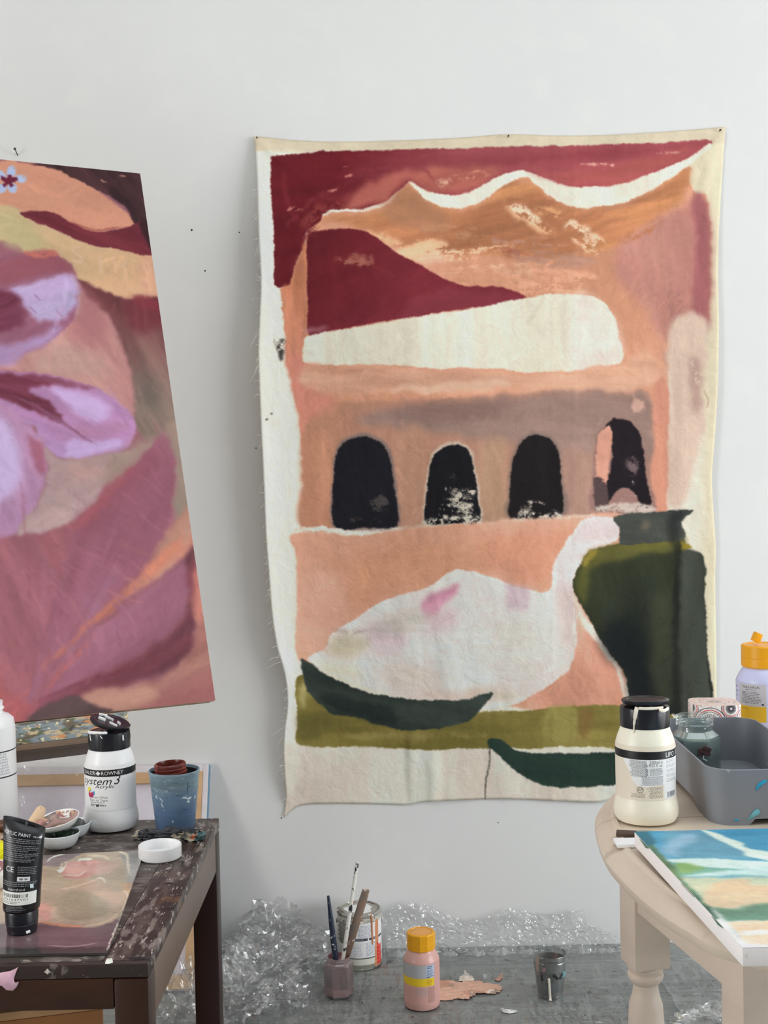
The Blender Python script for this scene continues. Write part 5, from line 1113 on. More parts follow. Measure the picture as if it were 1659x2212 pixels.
def tube_shell(parent):
    vs, fs, uvs = [], [], []; n = 56; lev = [(.030, .0222, .0222), (.034, .0228, .0228), (.055, .0232, .0215), (.09, .0243, .0175), (.12, .0254, .0125), (.1405, .0262, .0088)]
    for z, rx, ry in lev:
        for i in range(n + 1):
            a = -math.pi + 2 * math.pi * i / n; zz = z - (.0085 * (math.sin(a) + .25) if z > .13 else .004 * math.sin(a) * (z - .03) / .1)
            vs.append((rx * math.sin(a) + (z - .03) * .062, -ry * math.cos(a), zz)); uvs.append((.5 + a / (2 * math.pi), (z - .030) / .1105))
    for k in range(len(lev) - 1):
        for i in range(n): fs.append((k * (n + 1) + i, k * (n + 1) + i + 1, (k + 1) * (n + 1) + i + 1, (k + 1) * (n + 1) + i))
    o = mesh('tube_body', vs, fs, imgmat('tube_print', img_tube, .28, .5), parent, True, uvs)
    md = o.modifiers.new('wall', 'SOLIDIFY'); md.thickness = .0007; md.offset = -1
tube_shell(TB)
lathe('cap', [(0, 0), (.0165, 0), (.0185, .002), (.0192, .0105), (.0198, .0115), (.0198, .0125), (.0192, .0133), (.0202, .0145), (.0205, .0255), (.0198, .0285), (.0170, .0300), (.0, .0300)], m_black, TB, 48)
blobs('paint_spot', TB, [(.0190, -.0178, .0655), (.0192, -.0182, .061)], .0022, plain('pale_blue_spot', C(190, 206, 214), .4), 7)
blobs('paint_spot', TB, [(.010, -.0162, .004), (.014, -.0135, .005)], .0018, m_smear, 7)

# ================================================================ cream table on the right
RZ = .713
out_px = [(1565, 2044), (1480, 2003), (1400, 1950), (1335, 1887), (1306, 1850), (1292, 1815), (1285, 1772), (1300, 1740), (1340, 1704)]
outl = [tuple(atZ(x, y, RZ - .012)[:2]) for x, y in out_px] + [(.395, 1.865), (.47, 1.99), (.60, 2.10), (.78, 2.15), (.98, 2.12), (1.14, 2.00), (1.24, 1.80), (1.27, 1.55), (1.22, 1.33), (1.10, 1.19), (.92, 1.12), (.70, 1.105), (.52, 1.115), (.41, 1.128)]
outl = smooth_closed(np.array(outl), 6)
m_ctab = speckled('cream_table_paint', C(194, 180, 163), [(6, 4, .4, .7, C(186, 172, 156), (1, 1, 1)), (18, 4, .62, .72, C(168, 154, 138), (1, 1, 1)), (70, 2, .80, .82, C(110, 98, 86), (1, 1, 1))], .42, bs=.15, bsc=30)
m_cleg_lit = speckled('cream_paint_lit_leg', C(204, 189, 174), [(8, 4, .45, .7, C(197, 182, 167), (1, 1, 3))], .45, bs=.1, bsc=30)  # same cream paint, tone raised to stand for light on apron and legs
rt = thing('cream_table', 'cream painted round edged wooden table with turned legs at the right', 'table', (.76, 1.56, 0))
def table_top(side):
    n = len(outl); d = np.roll(outl, -1, 0) - np.roll(outl, 1, 0); nrm = np.stack([-d[:, 1], d[:, 0]], 1); nrm /= np.linalg.norm(nrm, axis=1)[:, None]
    cen = outl.mean(0); sgn = np.sign(((cen - outl) * nrm).sum(1).mean()); nrm *= sgn
    prof = [(.06, -.030), (.010, -.030), (.003, -.027), (0, -.020), (.0, -.015), (.004, -.009), (.012, -.004), (.0215, -.0018), (.0250, .0016), (.0285, .0018), (.0308, 0), (.040, 0)]
    vs, fs = [], []
    for ins, z in prof:
        for p, q in zip(outl, nrm): vs.append((p[0] + q[0] * ins - .76, p[1] + q[1] * ins - 1.56, RZ + z))
    for k in range(len(prof) - 1):
        for i in range(n): fs.append((k * n + i, k * n + (i + 1) % n, (k + 1) * n + (i + 1) % n, (k + 1) * n + i))
    fs.append(tuple(range((len(prof) - 1) * n, len(prof) * n))); fs.append(tuple(range(n))[::-1])
    bm = bmesh.new(); V = [bm.verts.new(v) for v in vs]
    for f in fs: bm.faces.new([V[i] for i in f])
    lo, hi = (None, 1.598) if side == 0 else (1.598, None)
    g = .0009
    for yy, no in ((lo, -1), (hi, 1)):
        if yy is None: continue
        bmesh.ops.bisect_plane(bm, geom=bm.verts[:] + bm.edges[:] + bm.faces[:], plane_co=(0, yy - 1.56 - no * g, 0), plane_no=(0, no, 0), clear_outer=True)
        ed = [e for e in bm.edges if e.is_boundary]; bmesh.ops.holes_fill(bm, edges=ed, sides=0)
    return bmobj('top_board', bm, m_ctab, rt, True, 30)
for s in range(2): table_top(s)
rot12 = math.radians(-11.8)
dirA = np.array([.2045, -.9789]); dirB = np.array([.9789, .2045])     # along the left apron (towards the camera), along the front apron
L0 = np.array([.3375, 1.776]); lw = .056                              # back left corner of the left leg
def rbox(name, a0, b0, z0, a1, b1, z1, mt, bev=.003):
    o = box(name, (a0, b0, z0), (a1, b1, z1), mt, rt, bev)
    for v in o.data.vertices:
        p = L0 + dirA * v.co.x + dirB * v.co.y; v.co = Vector((p[0] - .76, p[1] - 1.56, v.co.z))
    o.data.flip_normals(); return o
A1 = .372; B1 = .78; ZB = .54; zt = RZ - .0302
rbox('apron', lw, .004, ZB, A1 - lw, .026, zt, m_cleg_lit)
rbox('apron', lw, B1 - .026, ZB, A1 - lw, B1 - .004, zt, m_cleg_lit)
rbox('apron', A1 - .026, lw, ZB, A1 - .004, B1 - lw, zt, m_cleg_lit)
rbox('apron', .004, lw, ZB, .026, B1 - lw, zt, m_cleg_lit)
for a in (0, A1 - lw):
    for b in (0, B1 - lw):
        lbk = rbox('leg', a, b, .452, a + lw, b + lw, zt, m_cleg_lit, .004)
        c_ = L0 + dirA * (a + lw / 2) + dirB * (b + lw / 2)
        lathe('turned_leg', [(0, 0), (.014, 0), (.017, .012), (.016, .03), (.0185, .12), (.0235, .25), (.0258, .335), (.0262, .365), (.0245, .393), (.0200, .408), (.0182, .418), (.0186, .424), (.0225, .428), (.0255, .433), (.0262, .437), (.0250, .441), (.0236, .442), (.0252, .446), (.0262, .449), (.0258, .4518), (0, .4518)], m_cleg_lit, lbk, 36, off=(c_[0] - .76, c_[1] - 1.56, 0))

# ---------------------------------------------------------------- grey caddy with swooping walls
ty0, ty1, tx0, tx1 = 1.548, 1.872, .414, .567
m_caddy = speckled('grey_plastic', C(116, 120, 126), [(5, 3, .4, .7, C(110, 114, 120), (1, 1, 1)), (60, 3, .72, .76, C(150, 154, 160), (1, 1, 1))], .42, bs=.05, bsc=200)
GC = thing('grey_caddy', 'grey plastic caddy with a curved rim and blue paint marks on the cream table', 'caddy', ((tx0 + tx1) / 2, (ty0 + ty1) / 2, RZ))
def rrect(hx, hy, r, n=9):
    out = []
    for cx_, cy_, a0 in ((hx - r, -hy + r, -90), (hx - r, hy - r, 0), (-hx + r, hy - r, 90), (-hx + r, -hy + r, 180)):
        for k in range(n):
            a = math.radians(a0 + 90 * k / (n - 1)); out.append((cx_ + r * math.cos(a), cy_ + r * math.sin(a)))
    # straight runs get extra points
    res = []
    for i, p in enumerate(out):
        q = out[(i + 1) % len(out)]; d = math.hypot(q[0] - p[0], q[1] - p[1]); k = max(1, int(d / .008))
        for j in range(k): res.append((p[0] + (q[0] - p[0]) * j / k, p[1] + (q[1] - p[1]) * j / k))
    return np.array(res)
hx, hy = (tx1 - tx0) / 2, (ty1 - ty0) / 2
def caddy_wall():
    ro, ri = rrect(hx, hy, .036), None
    n = len(ro); cen_d = np.roll(ro, -1, 0) - np.roll(ro, 1, 0); nn = np.stack([cen_d[:, 1], -cen_d[:, 0]], 1); nn /= np.linalg.norm(nn, axis=1)[:, None]
    def topz(p):  # low at the front, a little higher at the back
        return .0745 + .0035 * (1 / (1 + math.exp(-(p[1] - .06) / .02)))
    def botz(p):
        b = 0.
        if p[1] < -hy + .012 and p[0] > -.022: b = .0085 * min(1, (p[0] + .022) / .006)
        if p[0] < -hx + .012 and -.085 < p[1] < .09: b = max(b, .011 * min(1, (p[1] + .085) / .035, (.09 - p[1]) / .035))
        return b
    vs, fs = [], []
    lev = ('b', .25, .5, .75, 't', 't2', 'ti', .75, .5, .25, 'bi')
    for l in lev:
        for p, q in zip(ro, nn):
            tz, bz = topz(p), botz(p)
            inner = l in ('ti', 'bi') or False
            if l == 'b': z, off = bz, -.006
            elif l == 't': z, off = tz - .0008, 0.
            elif l == 't2': z, off = tz, -.0009
            elif l == 'ti': z, off = tz - .0003, -.0030
            elif l == 'bi': z, off = .012, -.0088
            else: z, off = bz + (tz - bz) * l, -.006 * (1 - l)
            vs.append([p[0] + q[0] * off, p[1] + q[1] * off, z])
    # inner wall levels
    for li, l in ((7, .75), (8, .5), (9, .25)):
        for i, (p, q) in enumerate(zip(ro, nn)):
            off = -.0030 - .0058 * (1 - l); vs[li * n + i] = [p[0] + q[0] * off, p[1] + q[1] * off, .012 + (topz(p) - .012) * l]
    for k in range(len(lev) - 1):
        for i in range(n): fs.append((k * n + i, k * n + (i + 1) % n, (k + 1) * n + (i + 1) % n, (k + 1) * n + i))
    fs.append(tuple(range((len(lev) - 1) * n, len(lev) * n)))
    return mesh('caddy_shell', vs, fs, m_caddy, GC, True, None, 35)
caddy_wall()
m_blue = plain('blue_paint_mark', C(38, 140, 176), .4, var=.15, vs=60)
yf = ty0 + .0005
FPN = np.array([0, -.0745, -.006]); FPN /= np.linalg.norm(FPN)
def front_patch(name, px, mt, Y=None, par=GC, th=.0004):
    pts = [onplane(x, y, np.array([0, ty0 - .0002, RZ + .0745]), FPN) for x, y in px]; n = len(pts); c = sum(pts) / n; o = np.array(par.location)
    vs = [p - o for p in pts] + [c + (p - c) * .85 + FPN * th - o for p in pts]
    return mesh(name, vs, [tuple(range(n, 2 * n))] + [(i, (i + 1) % n, n + (i + 1) % n, n + i) for i in range(n)], mt, par, True, None, 80)
front_patch('paint_mark', [(1632, 1710), (1634, 1698), (1640, 1690), (1650, 1685), (1657, 1684), (1656, 1690), (1648, 1695), (1640, 1702)], m_blue, ty0 - .0001)
front_patch('paint_mark', [(1613, 1772), (1620, 1762), (1628, 1752), (1636, 1746), (1643, 1752), (1640, 1760), (1628, 1766), (1620, 1771)], plain('teal_paint_mark', C(92, 150, 160), .4, var=.3, vs=70), ty0 + .0042)
front_patch('paint_mark', [(1583, 1772), (1590, 1769), (1598, 1771), (1594, 1774)], m_blue, ty0 + .0048)

# glass jar of dirty water in the caddy
def glass(name, tint, rough=.0, ior=1.45):
    M, nt, b = newmat(name); b.inputs['Base Color'].default_value = tint; b.inputs['Transmission Weight'].default_value = 1.0; b.inputs['Roughness'].default_value = rough; b.inputs['IOR'].default_value = ior
    v = coords(nt); bump(nt, b, noisef(nt, v, 40, 2), .05, .0005); return M
m_glass = film('clear_glass', (.90, .95, .94, 1), .05, .07, .02)
m_water = speckled('murky_water', C(104, 122, 118), [(20, 3, .4, .65, C(88, 108, 104), (1, 1, 1)), (26, 3, .6, .7, C(134, 148, 144), (1, 1, 1))], .12, bs=0)
def polyring(n, r, rot=0., round_=.35):
    out = []
    for i in range(64):
        a = 2 * math.pi * i / 64 + rot; k = (a - rot) % (2 * math.pi / n) - math.pi / n
        rr_ = math.cos(math.pi / n) / math.cos(k); out.append((r * (round_ + (1 - round_) * rr_ / math.cos(math.pi / n) * math.cos(math.pi / n)), a))
    return out
def facet_jar(name, parent, prof, n, mt, rot=0.):
    # prof: (radius, z, facet weight 0 round .. 1 faceted)
    vs, fs = [], []; N = 64
    for r, z, w in prof:
        for i in range(N):
            a = 2 * math.pi * i / N; k = ((a - rot) % (2 * math.pi / n)) - math.pi / n
            f = math.cos(math.pi / n) / math.cos(k); R_ = r * ((1 - w) + w * f / math.cos(math.pi / n) * .93)
            vs.append((R_ * math.sin(a), -R_ * math.cos(a), z))
    for k in range(len(prof) - 1):
        for i in range(N): fs.append((k * N + i, k * N + (i + 1) % N, (k + 1) * N + (i + 1) % N, (k + 1) * N + i))
    fs.append(tuple(range(N))[::-1]) ; fs.append(tuple(range((len(prof) - 1) * N, len(prof) * N)))
    return mesh(name, vs, fs, mt, parent, True, None, 25)
jx = .4535
WJ = thing('water_jar', 'faceted glass jar of murky grey green water standing in the grey caddy', 'jar', (jx, 1.775, RZ + .0122))
JS = 1.14
def js(p): return [(r * JS, z, w) for r, z, w in p]
facet_jar('jar_glass', WJ, js([(.0295, 0, 1), (.0310, .004, 1), (.0310, .052, 1), (.0296, .060, .8), (.0225, .068, .1), (.0222, .074, 0), (.0240, .0755, 0), (.0240, .0775, 0), (.0230, .079, 0), (.0238, .0805, 0), (.0238, .083, 0), (.0246, .084, 0), (.0246, .088, 0), (.0230, .089, 0), (.0212, .088, 0), (.0208, .074, 0), (.0212, .068, .1), (.0282, .0595, .8), (.0294, .052, 1), (.0294, .006, 1), (.026, .004, 1)]), 6, m_glass, .35)
facet_jar('water', WJ, js([(.0285, .0045, 1), (.0290, .006, 1), (.0290, .0515, 1), (.0278, .0555, .9), (.0270, .056, .9)]), 6, m_water, .35)
m_berry = plain('dark_berry_relief', C(74, 52, 52), .25, var=.2, vs=90)
em = []
for x, z, r in ((-.006, .046, .0042), (.001, .049, .0040), (.006, .047, .0038), (-.001, .042, .0042), (.005, .041, .0036), (-.008, .040, .003)):
    lathe('berry_emblem', [(0, -.0012), (r, -.0006), (r * .8, .0010), (0, .0016)], m_berry, WJ, 14, off=(x + .006, -.0348, z - .002), tilt=Matrix.Rotation(math.radians(90), 3, 'X'))
tube('emblem_stem', [(.004, -.0350, .038), (.003, -.0354, .032), (.008, -.0352, .029)], .0008, plain('glass_relief', C(196, 206, 204), .15), WJ, 6)

# patterned box behind the caddy
T = Tex(1600, 560, (222, 212, 206)); P = T.poly
rr = random.Random(4)
def motif(T, cx, cy, R, dark=(62, 62, 70), red=(196, 104, 100)):
    for r, c, w in ((R, dark, 7), (R * .92, (236, 232, 228), 6), (R * .84, red, 12), (R * .72, dark, 6)):
        a = np.linspace(0, 2 * math.pi, 40); T.stroke(np.stack([cx + r * np.cos(a), cy + r * np.sin(a)], 1), w, c, taper=False, rough=.5, soft=.6)
    for k in range(26):
        a = 2 * math.pi * k / 26
        T.stroke([(cx + .12 * R * math.cos(a), cy + .12 * R * math.sin(a)), (cx + .62 * R * math.cos(a + .06), cy + .62 * R * math.sin(a + .06))], 7, dark, rough=.6, soft=.5)
        T.ell(cx + .68 * R * math.cos(a), cy + .68 * R * math.sin(a), 6, 6, (240, 236, 232), rough=.4, soft=.5)
        T.ell(cx + .78 * R * math.cos(a + .1), cy + .78 * R * math.sin(a + .1), 4, 4, (240, 236, 232), rough=.4, soft=.5)
for k in range(420):
    x, y = rr.uniform(0, 1600), rr.uniform(0, 560); a = rr.uniform(0, 6.28); L = rr.uniform(10, 30)
    T.stroke([(x, y), (x + L * math.cos(a), y + L * math.sin(a)), (x + L * 1.4 * math.cos(a + .6), y + L * 1.4 * math.sin(a + .6))], rr.uniform(3, 7), rr.choice([(70, 68, 74), (120, 116, 120), (204, 120, 114), (150, 140, 140)]), soft=.5, rough=.6)
for k in range(4): motif(T, 190 + 400 * k, 170, 150)
for k in range(4): motif(T, 400 * k - 10, 30, 90)
img_box = T.image('box_pattern', .78)
T = Tex(400, 400, (206, 184, 176)); P = T.poly
for k in range(110):
    x, y = rr.uniform(0, 400), rr.uniform(0, 400); a = rr.uniform(0, 6.28); L = rr.uniform(10, 34)
    T.stroke([(x, y), (x + L * math.cos(a), y + L * math.sin(a)), (x + L * 1.4 * math.cos(a + .7), y + L * 1.4 * math.sin(a + .7))], rr.uniform(3, 6), rr.choice([(110, 100, 102), (150, 140, 140), (220, 150, 130), (226, 214, 208)]), soft=.6, rough=.6)
motif(T, 200, 200, 120, (140, 126, 124), (222, 150, 132))
img_boxt = T.image('box_top_pattern', .74)
pbx = (1538 - 829.5) / F * 1.935
PX_ = thing('patterned_box', 'small rounded box with a black white and red mandala pattern behind the grey caddy', 'box', (pbx, 1.938, RZ), math.radians(-4))
ring = rrect(.0385, .0365, .019, 6); n = len(ring)
vs, fs, uvs = [], [], []
per = np.concatenate([[0], np.cumsum(np.linalg.norm(np.roll(ring, -1, 0) - ring, axis=1))]); ringc = np.vstack([ring, ring[:1]])
for z in (0., .0885, .090):
    for i, p in enumerate(ringc):
        s = 1 if z < .0895 else .985; vs.append((p[0] * s, p[1] * s, z)); uvs.append((per[i] / per[-1] + .245, z / .090))
m_ = n + 1
for k in range(2):
    for i in range(n): fs.append((k * m_ + i, k * m_ + i + 1, (k + 1) * m_ + i + 1, (k + 1) * m_ + i))
fs.append(tuple(range(n))[::-1])
pm_ = imgmat('box_pattern', img_box, .35, .4); 
for nn_ in pm_.node_tree.nodes:
    if nn_.type == 'TEX_IMAGE': nn_.extension = 'REPEAT'
mesh('box_side', vs, fs, pm_, PX_, True, uvs, 50)
mesh('box_lid', [(p[0] * .986, p[1] * .986, .0901) for p in ring], [tuple(range(n))], imgmat('box_top_pattern', img_boxt, .35, .4), PX_, False, [(p[0] / .076 + .5, p[1] / .076 + .5) for p in ring])

# ---------------------------------------------------------------- squat bottles with orange caps (one on the table, one on the floor)
m_ocap = plain('orange_plastic', C(242, 156, 22), .35, var=.02)
m_lilac = plain('lilac_paint_bottle', C(186, 190, 226), .3, var=.02)
m_peach = plain('peach_paint_bottle', C(198, 153, 144), .32, var=.04, vs=40)
def gal_label(kind):
    Wp, Hp = 1500, 560; T = Tex(Wp, Hp, (186, 190, 226) if kind == 'l' else (198, 153, 144)); cx = Wp // 2
    if kind == 'l':
        T.rect(cx - 330, 10, cx - 60, 300, (178, 178, 184)); T.rect(cx - 330, 300, cx - 60, 500, (214, 172, 40))
        T.text('GALERIA', cx - 200, 66, 44, (50, 50, 56), align='c', wide=170); T.micro(cx - 250, 80, 110, 1, 18, 10, (60, 60, 66), 3)
        T.micro(cx - 290, 112, 190, 8, 20, 10, (66, 66, 72), 5, .8); T.ell(cx - 90, 270, 11, 11, (30, 30, 34), rough=0, soft=.5, var=0); T.micro(cx - 290, 330, 80, 1, 18, 8, (90, 70, 20), 9)
        T.micro(cx - 420, 60, 70, 3, 60, 22, (96, 98, 110), 6, .6)
    else:
        T.rect(cx - 420, 6, cx + 200, 190, (166, 166, 168)); T.rect(cx - 420, 190, cx + 200, 300, (226, 186, 44))
        T.rect(cx + 80, 6, cx + 200, 190, (172, 184, 206)); T.micro(cx + 90, 20, 90, 2, 24, 14, (50, 54, 66), 1); T.micro(cx + 90, 76, 100, 7, 15, 9, (80, 86, 104), 2, .8)
        for k in range(5): T.ell(cx + 80 + k * 12, 178, 7, 5, (60, 66, 70), rough=2, soft=.6)
        T.ell(cx + 186, 170, 7, 7, (30, 30, 34), rough=0, soft=.5, var=0)
        T.ell(cx + 120, 240, 34, 33, (150, 116, 24), rough=0, soft=.5, var=0); T.ell(cx + 120, 240, 28, 27, (226, 186, 44), rough=0, soft=.5, var=0); T.text('AP', cx + 120, 253, 40, (140, 108, 22), align='c'); T.micro(cx + 84, 278, 76, 1, 12, 8, (150, 120, 30), 4)
        T.micro(cx + 96, 318, 118, 21, 10.5, 7, (128, 92, 88), 6, .8, True, .15); T.poly([(cx - 60, 330), (cx + 90, 318), (cx + 84, 440), (cx - 40, 440)], (176, 150, 146), rough=6, soft=14, alpha=.6)
        T.rect(cx - 400, 60, cx - 350, 100, (70, 70, 74)); T.rect(cx - 396, 130, cx - 356, 150, (90, 90, 96))
        for x, y, w, h in ((cx - 320, 470, 10, 18), (cx - 328, 500, 12, 8), (cx - 360, 452, 6, 8)): T.ell(x, y, w, h, (44, 34, 34), rough=2, soft=.8)
    return T.image('squat_label_' + kind, .8)
def squat_bottle(name, label, base, H, R_, img, body_m, img_z, spout=False, rz=0.):
    t = thing(name, label, 'paint bottle', base, rz, 'squat paint bottles with orange caps'); s = R_ / .0402
    zb = H * .80
    lathe('body', [(0, 0), (R_ * .86, 0), (R_ * .97, .003), (R_, .008), (R_, H * .63), (R_ * .985, H * .655), (R_ * .80, H * .745), (R_ * .74, H * .765), (R_ * .72, H * .80), (0, H * .80)], body_m, t, 56)
    lathe('label', [(R_ + .0003, img_z[0]), (R_ + .0003, img_z[1])], imgmat(name + '_print', img, .38, .4), t, 56, uv=True)
    cr = R_ * .80
    cap = lathe('cap', [(0, H * .772), (cr * .93, H * .772), (cr * .985, H * .780), (cr, H * .785), (cr, H * .868), (cr * .985, H * .872), (cr, H * .876), (cr, H * .985), (cr * .97, H * .995), (cr * .90, H), (cr * .84, H), (cr * .82, H * .992), (0, H * .992)], m_ocap, t, 12 if not spout else 40, angle=25)
    if spout:
        o = box('spout', (-.006, -.009, 0), (.006, .009, .016), m_ocap, t, .002, rot=Matrix.Rotation(math.radians(24), 4, 'Y'))
        for v in o.data.vertices: v.co += Vector((-.010, 0, H * .992 + .005))
    return t, cap
lbz = (1646 - 829.5) / F * 2.03
squat_bottle('lilac_paint_bottle', 'lilac paint bottle with an orange spout cap cut off at the right edge', (lbz, 2.035, RZ), .168, .0445, gal_label('l'), m_lilac, (.035, .107), True, .05)
pk = atZ(912, 2171, 0)
PKB, pcap = squat_bottle('peach_paint_bottle', 'peach pink paint bottle with an orange cap standing on the grey floor', (pk[0], pk[1], .0006), .166, .0402, gal_label('p'), m_peach, (.016, .105), False, -.1)
lathe('cap_paint', [(0, .1655), (.018, .1654), (.0245, .1651), (.025, .1648)], plain('peach_film_on_cap', C(232, 158, 84), .5, var=.1), pcap, 40, ripple=lambda a, z: .03 * math.sin(3 * a))

# ---------------------------------------------------------------- blue beach-like canvas lying on the table, brush and paper strip
BZ = RZ + .0225
BLc = [(1370, 1797), (1604, 2048)]
bl, fl_ = atZ(1370, 1797, BZ), atZ(1604, 2048, BZ)
bw_ = .40
ub = np.array([1., .012, 0]); ub /= np.linalg.norm(ub)
vb = bl - fl_; LB = np.linalg.norm(vb); vb = vb / LB; nb = np.array([0, 0, 1.])
PPM = 2300.
def bmap(px, py): q = atZ(px, py, BZ) - fl_; b = (q @ vb - (q @ ub) * (ub @ vb)) / (1 - (ub @ vb) ** 2); a = q @ ub - b * (ub @ vb); return (a * PPM, (LB - b) * PPM)
T = Tex(bw_ * PPM, LB * PPM, (110, 176, 204), fn=bmap, unit=2.0); P = T.poly
E_ = 2200
P([(1340, 1780), (E_, 1770), (E_, 1866), (1540, 1866), (1450, 1856), (1400, 1810)], (54, 146, 188), (84, 168, 200), rough=3, soft=3, var=.06, smooth=False, ang=-5)
P([(1440, 1795), (1520, 1798), (1600, 1830), (1640, 1856), (1540, 1856), (1470, 1852), (1430, 1832)], (88, 150, 178), (110, 176, 196), rough=4, soft=6, var=.06)
P([(1428, 1836), (1450, 1810), (1490, 1800), (1500, 1812), (1470, 1830), (1465, 1852), (1440, 1846)], (150, 190, 214), rough=4, soft=5, alpha=.85)
P([(1515, 1796), (1535, 1797), (1600, 1820), (1660, 1840), (E_, 1900), (E_, 1940), (1660, 1860), (1600, 1838)], (222, 238, 226), rough=2, soft=2.5, var=.03)
P([(1440, 1856), (1560, 1856), (1660, 1862), (E_, 1880), (E_, 1900), (1640, 1880), (1520, 1874), (1460, 1866)], (216, 238, 230), rough=2, soft=2.5, var=.03)
P([(1450, 1866), (1500, 1870), (1560, 1876), (E_, 1900), (E_, 1915), (1600, 1892), (1470, 1893)], (104, 176, 186), (130, 184, 150), rough=3, soft=3)
P([(1450, 1866), (1500, 1868), (1530, 1876), (1490, 1884), (1462, 1884)], (136, 178, 96), rough=4, soft=4, alpha=.9)
P([(1476, 1892), (1600, 1878), (1660, 1874), (E_, 1880), (E_, 1925), (1640, 1892), (1560, 1892)], (200, 230, 226), rough=2, soft=3)
P([(1462, 1895), (1540, 1895), (E_, 1900), (E_, 1960), (1600, 1975), (1530, 1965), (1480, 1910)], (200, 222, 190), (224, 214, 178), rough=4, soft=4, var=.05)
P([(1515, 1935), (1535, 1912), (1575, 1898), (1620, 1903), (1650, 1915), (E_, 1950), (E_, 1970), (1640, 1958), (1590, 1962), (1530, 1960)], (236, 210, 172), (232, 200, 160), rough=3, soft=3, var=.05)
P([(1530, 1962), (1600, 1964), (1660, 1952), (E_, 1950), (E_, 1996), (1600, 1990), (1556, 1984)], (110, 156, 128), (150, 182, 150), rough=4, soft=4, var=.08, ang=-5)
P([(1550, 1988), (1600, 1990), (E_, 1990), (E_, 2060), (1620, 2060), (1590, 2020)], (238, 204, 164), (244, 222, 196), rough=3, soft=2.5, var=.05, ang=-4, sw=9)
P([(1540, 1965), (1560, 1985), (1620, 2050), (1600, 2050), (1530, 1970)], (240, 238, 234), rough=3, soft=3)
P([(1590, 2036), (1640, 2040), (E_, 2040), (E_, 2070), (1600, 2070)], (234, 232, 234), rough=4, soft=3)
P([(1600, 2014), (1660, 2010), (E_, 2012), (E_, 2018), (1630, 2020)], (246, 240, 232), rough=3, soft=2)
P([(1368, 1797), (1390, 1797), (1415, 1830), (1470, 1895), (1540, 1972), (1530, 1975), (1460, 1900), (1400, 1838)], (70, 116, 92), (110, 140, 90), rough=3, soft=2.5, var=.12)
P([(1368, 1797), (1400, 1797), (1412, 1822), (1396, 1826)], (44, 112, 132), rough=3, soft=3)
T.brush(700, 6, (10, 40), (2, 7), .5, .08); T.bristle(1.5, .03)
img_blue = T.image('blue_painting_colours', .95, .95)
BPt = thing('beach_canvas', 'blue and sand coloured canvas lying on the cream table at the right', 'painting', tuple((fl_ + ub * bw_ / 2 + vb * LB / 2)[:2]) + (RZ,))
O = rel(BPt, fl_); q = [O + ub * a + vb * b + nb * .0003 for b in (0, LB) for a in (0, bw_)]
mesh('painted_front', q, [(0, 1, 3, 2)], imgmat('blue_acrylic_painting', img_blue, .5, .35, .2, 300), BPt, False, [(0, 0), (1, 0), (0, 1), (1, 1)])
m_cside = speckled('white_canvas_side', C(220, 216, 214), [(14, 3, .70, .74, C(130, 150, 132), (1, 1, 1))], .8, bs=.2, bsc=500)
obox('canvas_wrap', O, (ub, vb, nb), (0, 0, -.0175), (bw_, LB, 0), m_cside, BPt, .0012)
for px in ([(1382, 1812), (1392, 1815), (1402, 1832), (1396, 1832)], [(1472, 1905), (1482, 1905), (1500, 1928), (1492, 1926)], [(1538, 1972), (1546, 1974), (1562, 1992), (1552, 1998), (1545, 1988)]):
    pts = [onplane(x, y, fl_ - ub * .0004, np.array([vb[1], -vb[0], 0])) for x, y in px]; pts = [np.array([p[0], p[1], min(p[2], BZ - .0004)]) for p in pts]
    nn_ = len(pts); c_ = sum(pts) / nn_; mesh('green_paint_drip', [rel(BPt, p) for p in pts] + [rel(BPt, p - ub * .0006) for p in pts], [tuple(range(nn_, 2 * nn_))] + [(i, (i + 1) % nn_, nn_ + (i + 1) % nn_, nn_ + i) for i in range(nn_)], plain('green_drip', C(66, 108, 86), .5, var=.2), BPt, False)
stp = atZ(1334, 1812, RZ + .0035); stq = atZ(1334, 1827, RZ + .0035)
PSt = tag(box('paper_strip', (0, 0, 0), (.13, stp[1] - stq[1], .0042), plain('white_card', C(232, 228, 226), .7, var=.02), None, .0005), 'white card strip sticking out beside the beach canvas', 'card'); PSt.location = (stq[0], stq[1], RZ + .0006)
br0 = atZ(1333, 1800, RZ + .006)
BRt = thing('flat_brush', 'flat brush with dark bristles lying behind the beach canvas', 'paintbrush', (br0[0], br0[1] + .006, RZ), math.radians(-13))
m_brist = plain('dark_bristle', C(72, 56, 46), .7, var=.35, vs=60, scale=(1, 8, 8), bs=.5, bsc=90)
box('bristles', (0, -.0075, .0012), (.026, .0075, .0072), m_brist, BRt, .0015)
box('ferrule', (.0262, -.008, .001), (.046, .008, .0078), plain('metal_ferrule', C(170, 170, 168), .3, .9), BRt, .001)
tube('handle', [(.0462, 0, .0046), (.07, 0, .0046), (.12, 0, .0046)], [.0042, .005, .0035], m_black, BRt, 10)

